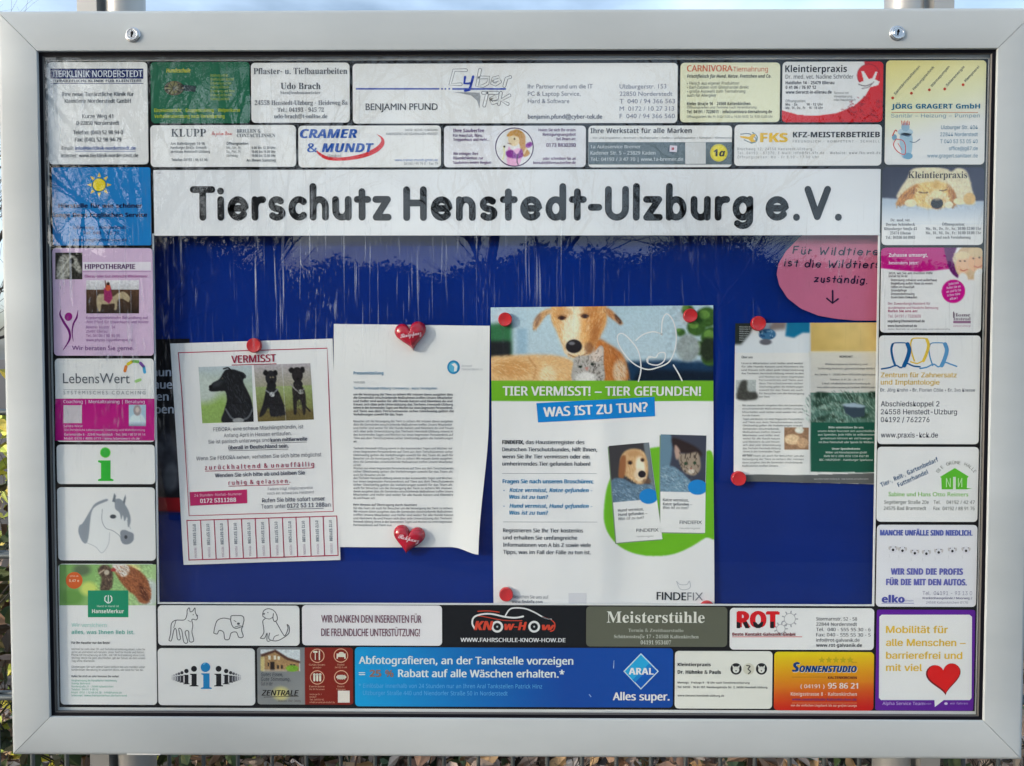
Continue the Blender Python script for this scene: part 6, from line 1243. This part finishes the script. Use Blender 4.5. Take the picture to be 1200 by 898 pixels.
# wildlife brochure
w5 = lambda X, Z: .0008+.0015*np.exp(-((X-.372)/.015)**2)+.0025*sm(-Z,.05,.13)*sm(.33-X,0,.04)
s = Sheet('brochure', 'folded brochure sheet with yellow and green fields and small animal pictures', 'brochure', PB-.0012, (945,471), PGRP, w5, M_PAPER)
cv=Canvas(856,374,1044,570,(222,222,220),2.2); cv.poly([(856,374),(949,374),(949,414),(856,414)],(214,220,226),.4)
cv.poly([(856,376),(886,376),(878,392),(868,404),(858,404)],(40,46,44),1.5); cv.poly([(905,376),(922,376),(920,386),(900,388)],(130,116,112),2); cv.poly([(922,376),(949,376),(949,390),(940,390),(930,396),(920,394)],(20,110,150),1); cv.ell(899,392,10,6.5,(60,110,150),1.2); cv.ell(897,401,7,3.5,(96,96,104),1.5)
for k in range(14):
    x,y=rng.uniform(891,907),rng.uniform(387,397); cv.line([(x,y),(x+rng.uniform(-3,3),y+rng.uniform(-2,2))],1.2,(30,60,100) if k%2 else (150,180,206),.5,.8)
cv.poly([(949,374),(1046,374),(1046,412),(949,412)],(214,184,110),.3); cv.grad(949,412,1000,374,(206,172,96),(226,202,140),.6,(949.3,374,1046,412)); cv.noise(4,9,9,3,(949.3,374,1046,412))
cv.poly([(949,412),(1046,412),(1046,418),(949,418)],(222,206,160),2); cv.grad(949,413,949,460,(216,212,200),(208,206,202),1,(949.3,413.5,1046,460))
cv.poly([(949,460),(1046,460),(1046,554),(949,553)],(24,86,68),.3); cv.poly([(949,460),(1046,460),(1046,495),(949,495)],(86,120,108),.3)
for k in range(46):
    x,y=rng.uniform(950,1040),rng.uniform(462,494); q_=rng.choice([30,60,130,160]); cv.ell(x,y,rng.uniform(3,8),rng.uniform(2,5),(q_,q_+22,q_+10),2.5,0,.8)
cv.fur([(950,461),(1040,461),(1040,494),(950,494)],700,4,60,[(24,50,42),(150,184,170),(60,96,84),(190,210,200)],.6,seed=8); cv.poly([(988,475),(1000,473),(1013,476),(1013,488),(1000,490),(990,484)],(54,70,84),.8); cv.poly([(986,474),(1000,472),(1015,476),(1010,478),(992,477)],(160,180,196),.6); cv.grad(856,494,856,496,(24,86,68),(24,86,68),1,(949.3,495,1046,553))
cv.poly([(862,445),(886,445),(886,468),(862,468)],(176,182,180),.3); cv.poly([(864,468),(866,452),(870,446),(875,447),(876,458),(886,460),(886,468)],(70,70,66),1,1,True); cv.noise(12,1.3,1.3,6,(862,445,886,468))
cv.poly([(919,501),(947,501),(947,527),(919,527)],(150,116,90),.3); cv.ell(928,515,9,6,(216,186,150),1.5); cv.ell(940,519,7,6,(196,160,126),1.5); cv.ell(936,504,5,4,(216,216,206),1.5); cv.noise(12,1.3,1.3,6,(919,501,947,527))
cv.poly([(856,556),(949,556.5),(949,566),(856,564)],(96,98,98),.3); cv.poly([(949,556.5),(1046,554),(1046,568),(949,566)],(96,98,98),.3); cv.poly([(856,551),(949,553),(949,556.5),(856,556)],(222,222,220),.3); cv.grad(948,374,950,374,(190,190,188),(214,214,210),.4,(947.8,374,950,555))
s.begin('sheet'); s.grid(lerpq([(861.5,379),(1044,378),(1042,568),(859,563.5)]),200,210,cv,0,.0002)
s.begin('lettering'); GT=(84,86,90); s.T(868.5,420,'Über uns',2.6,'n',GT,w=13,b=.06)
para(868.5,426.8,4,72,40,2.0,(76,78,82),.04,3.95,last=1); para(889,442.6,7,52,28,2.0,(100,102,106),.03,3.9,last=.25); para(869.5,476,4,71,40,2.0,(104,106,110),.03,3.95,last=.3); para(870,492,3,71,40,2.0,(104,106,110),.03,3.8,last=1); para(870,503.5,9,44,25,2.0,(100,102,106),.03,3.8,last=.3); para(869,535,4,72,40,2.0,(110,112,116),.03,3.9,last=.6)
s.T(991,419.3,'KONTAKT',2.5,'n',(90,92,96),w=15,al='c',b=.06)
for y,t,w_ in ((428,'Wildtierstation in Hamburg und',49),(433,'Schleswig-Holstein gemeinnützige GmbH',66),(440,'Am Sender 1 · 25365 Klein Offenseth-Sparrieshoop',74),(446,'Telefon: 0 41 26 - 26 17 1',38),(450.6,'E-Mail: info@wildtierstation-hamburg.de',56),(455,'www.wildtierstation-hamburg.de Facebook: Wildtierstation',68)): s.T(991,y,t,2.1,'n',(110,112,114),w=w_,al='c',b=.03)
for y,t,w_ in ((502,'Bitte unterstützen Sie uns:',41),(506.3,'unsere Arbeit finanziert sich ausschließlich',66),(510.5,'aus Spenden. Jede Hilfe ist willkommen',66),(514.8,'gemeinsam können wir viel bewegen',60),(519.3,'mit Ihrer Patenschaft oder Spende für Wildtiere',64),(527,'Unser Spendenkonto:',33),(531.3,'Wildtier- und Artenschutzzentrum gGmbH',48),(535.6,'IBAN DE12 2005 0550 1234 4567 89',52),(540,'BIC: HASPDEHH · Hamburger Sparkasse',62)): s.T(991,y,t,2.3,'b' if y in (502,527) else 'n',(200,216,208),w=w_,al='c',b=.04)
s.T(953,562,'www.wildtierstation-hamburg.de · www.facebook.com/wildtierstation',1.8,'n',(190,190,190),w=64); 
for k in range(7): s.T(866,384+k*2.6,'Wildtierstation Hamburg'[:18-k],1.6,'n',(190,196,196),w=13-k*.8)
s.end()

# ------------------------------------------------------------ magnets
def magnet(px, py, r, y, label):
    k=(y-CAM[1])/F; b=px2b((px,py),y-.004)[0]; t=thing('round_magnet',label,'magnet',(b[0],y,b[1]),'round red magnets on the pinned papers')
    R_=r*k; V,f=lathe([(R_,0),(R_,-.0040),(R_*.97,-.0052),(R_*.88,-.0058),(R_*.80,-.0056),(R_*.3,-.0053),(.0001,-.0052)],36); o=mesh_obj('magnet_cap',V,[f],M_RED,t,smooth=True); o.data.set_sharp_from_angle(angle=math.radians(50))
magnet(297.5,405,8.6,PB-.0019,'round red magnet at the top of the missing dog notice')
magnet(592,374.5,8.2,PB-.0022,'round red magnet at the top left corner of the large folded poster')
magnet(809.2,370,8.2,PB-.0022,'round red magnet near the top right corner of the large folded poster')
magnet(593.2,697,8.2,PB-.0045,'round red magnet at the lower left corner of the large folded poster')
magnet(829,713,8.6,PB-.0045,'round red magnet almost hidden below the lower right corner of the large folded poster')
magnet(889,379.2,8.6,PB-.0024,'round red magnet at the top of the wildlife brochure')
magnet(866,561,8.6,PB-.0040,'round red magnet at the lower left corner of the wildlife brochure')
def heart(px, py, sz, ang, y, label, txt, ta):
    k=(y-CAM[1])/F; b=px2b((px,py),y-.006)[0]; t=thing('heart_magnet',label,'magnet',(b[0],y,b[1]),'red heart magnets on the typed letter')
    out=np.array(heartpts(0,0,sz*k,ang,56)); out[:,1]*=-1; rs=[1,1.0,.985,.95,.88,.78,.64,.48,.3,.12]; hs=[0,.0025,.0042,.0060,.0080,.0095,.0107,.0114,.0118,.0119]; c0=np.array([0,-sz*k*.02]); V=[]
    for r_,h_ in zip(rs,hs):
        for p in out: q=c0+(p-c0)*r_; V.append((q[0],-h_,q[1]))
    n=len(out); f=[(i*n+j,i*n+(j+1)%n,(i+1)*n+(j+1)%n,(i+1)*n+j) for i in range(len(rs)-1) for j in range(n)]; V.append((c0[0],-.0119,c0[1])); tip=len(V)-1; tri=[((len(rs)-1)*n+j,(len(rs)-1)*n+(j+1)%n,tip) for j in range(n)]
    mesh_obj('heart_body',V,[np.array(f),np.array(tri)],M_HEART,t,smooth=True)
    sh=Sheet.__new__(Sheet); sh.c=b; sh.y=y-.0121; sh.mat=M_INK; sh.root=t; sh.cur=None; sh.ang=0; sh.warp=None; sh.begin('script_lettering')
    B=px2b((px,py),sh.y)[0]; sh.y0=sh.y
    sh.T(px,py+1,txt,5.0,'sc',(246,190,200),w=25,al='c',ang=ta,b=.06)
    sh.V=[v-np.array([0,0,0]) for v in sh.V]
    # lay the print on the dome
    for i,v in enumerate(sh.V):
        rr=np.clip(np.hypot(v[:,0],v[:,2])/(sz*k*.93),0,1); v[:,1]=-(np.interp(rr,[0,.12,.3,.48,.64,.78,.88,.95,1],[.0121,.0121,.0120,.0117,.0110,.0099,.0085,.0066,.005]))-.0002
    sh.end()
heart(481.3,393.2,18.6,-9,PB-.0030,'red heart magnet at the top of the typed letter','Königspanz',10)
heart(478.3,632.6,18.8,9,PB-.0034,'red heart magnet at the bottom of the typed letter','Rehpanz',-13)
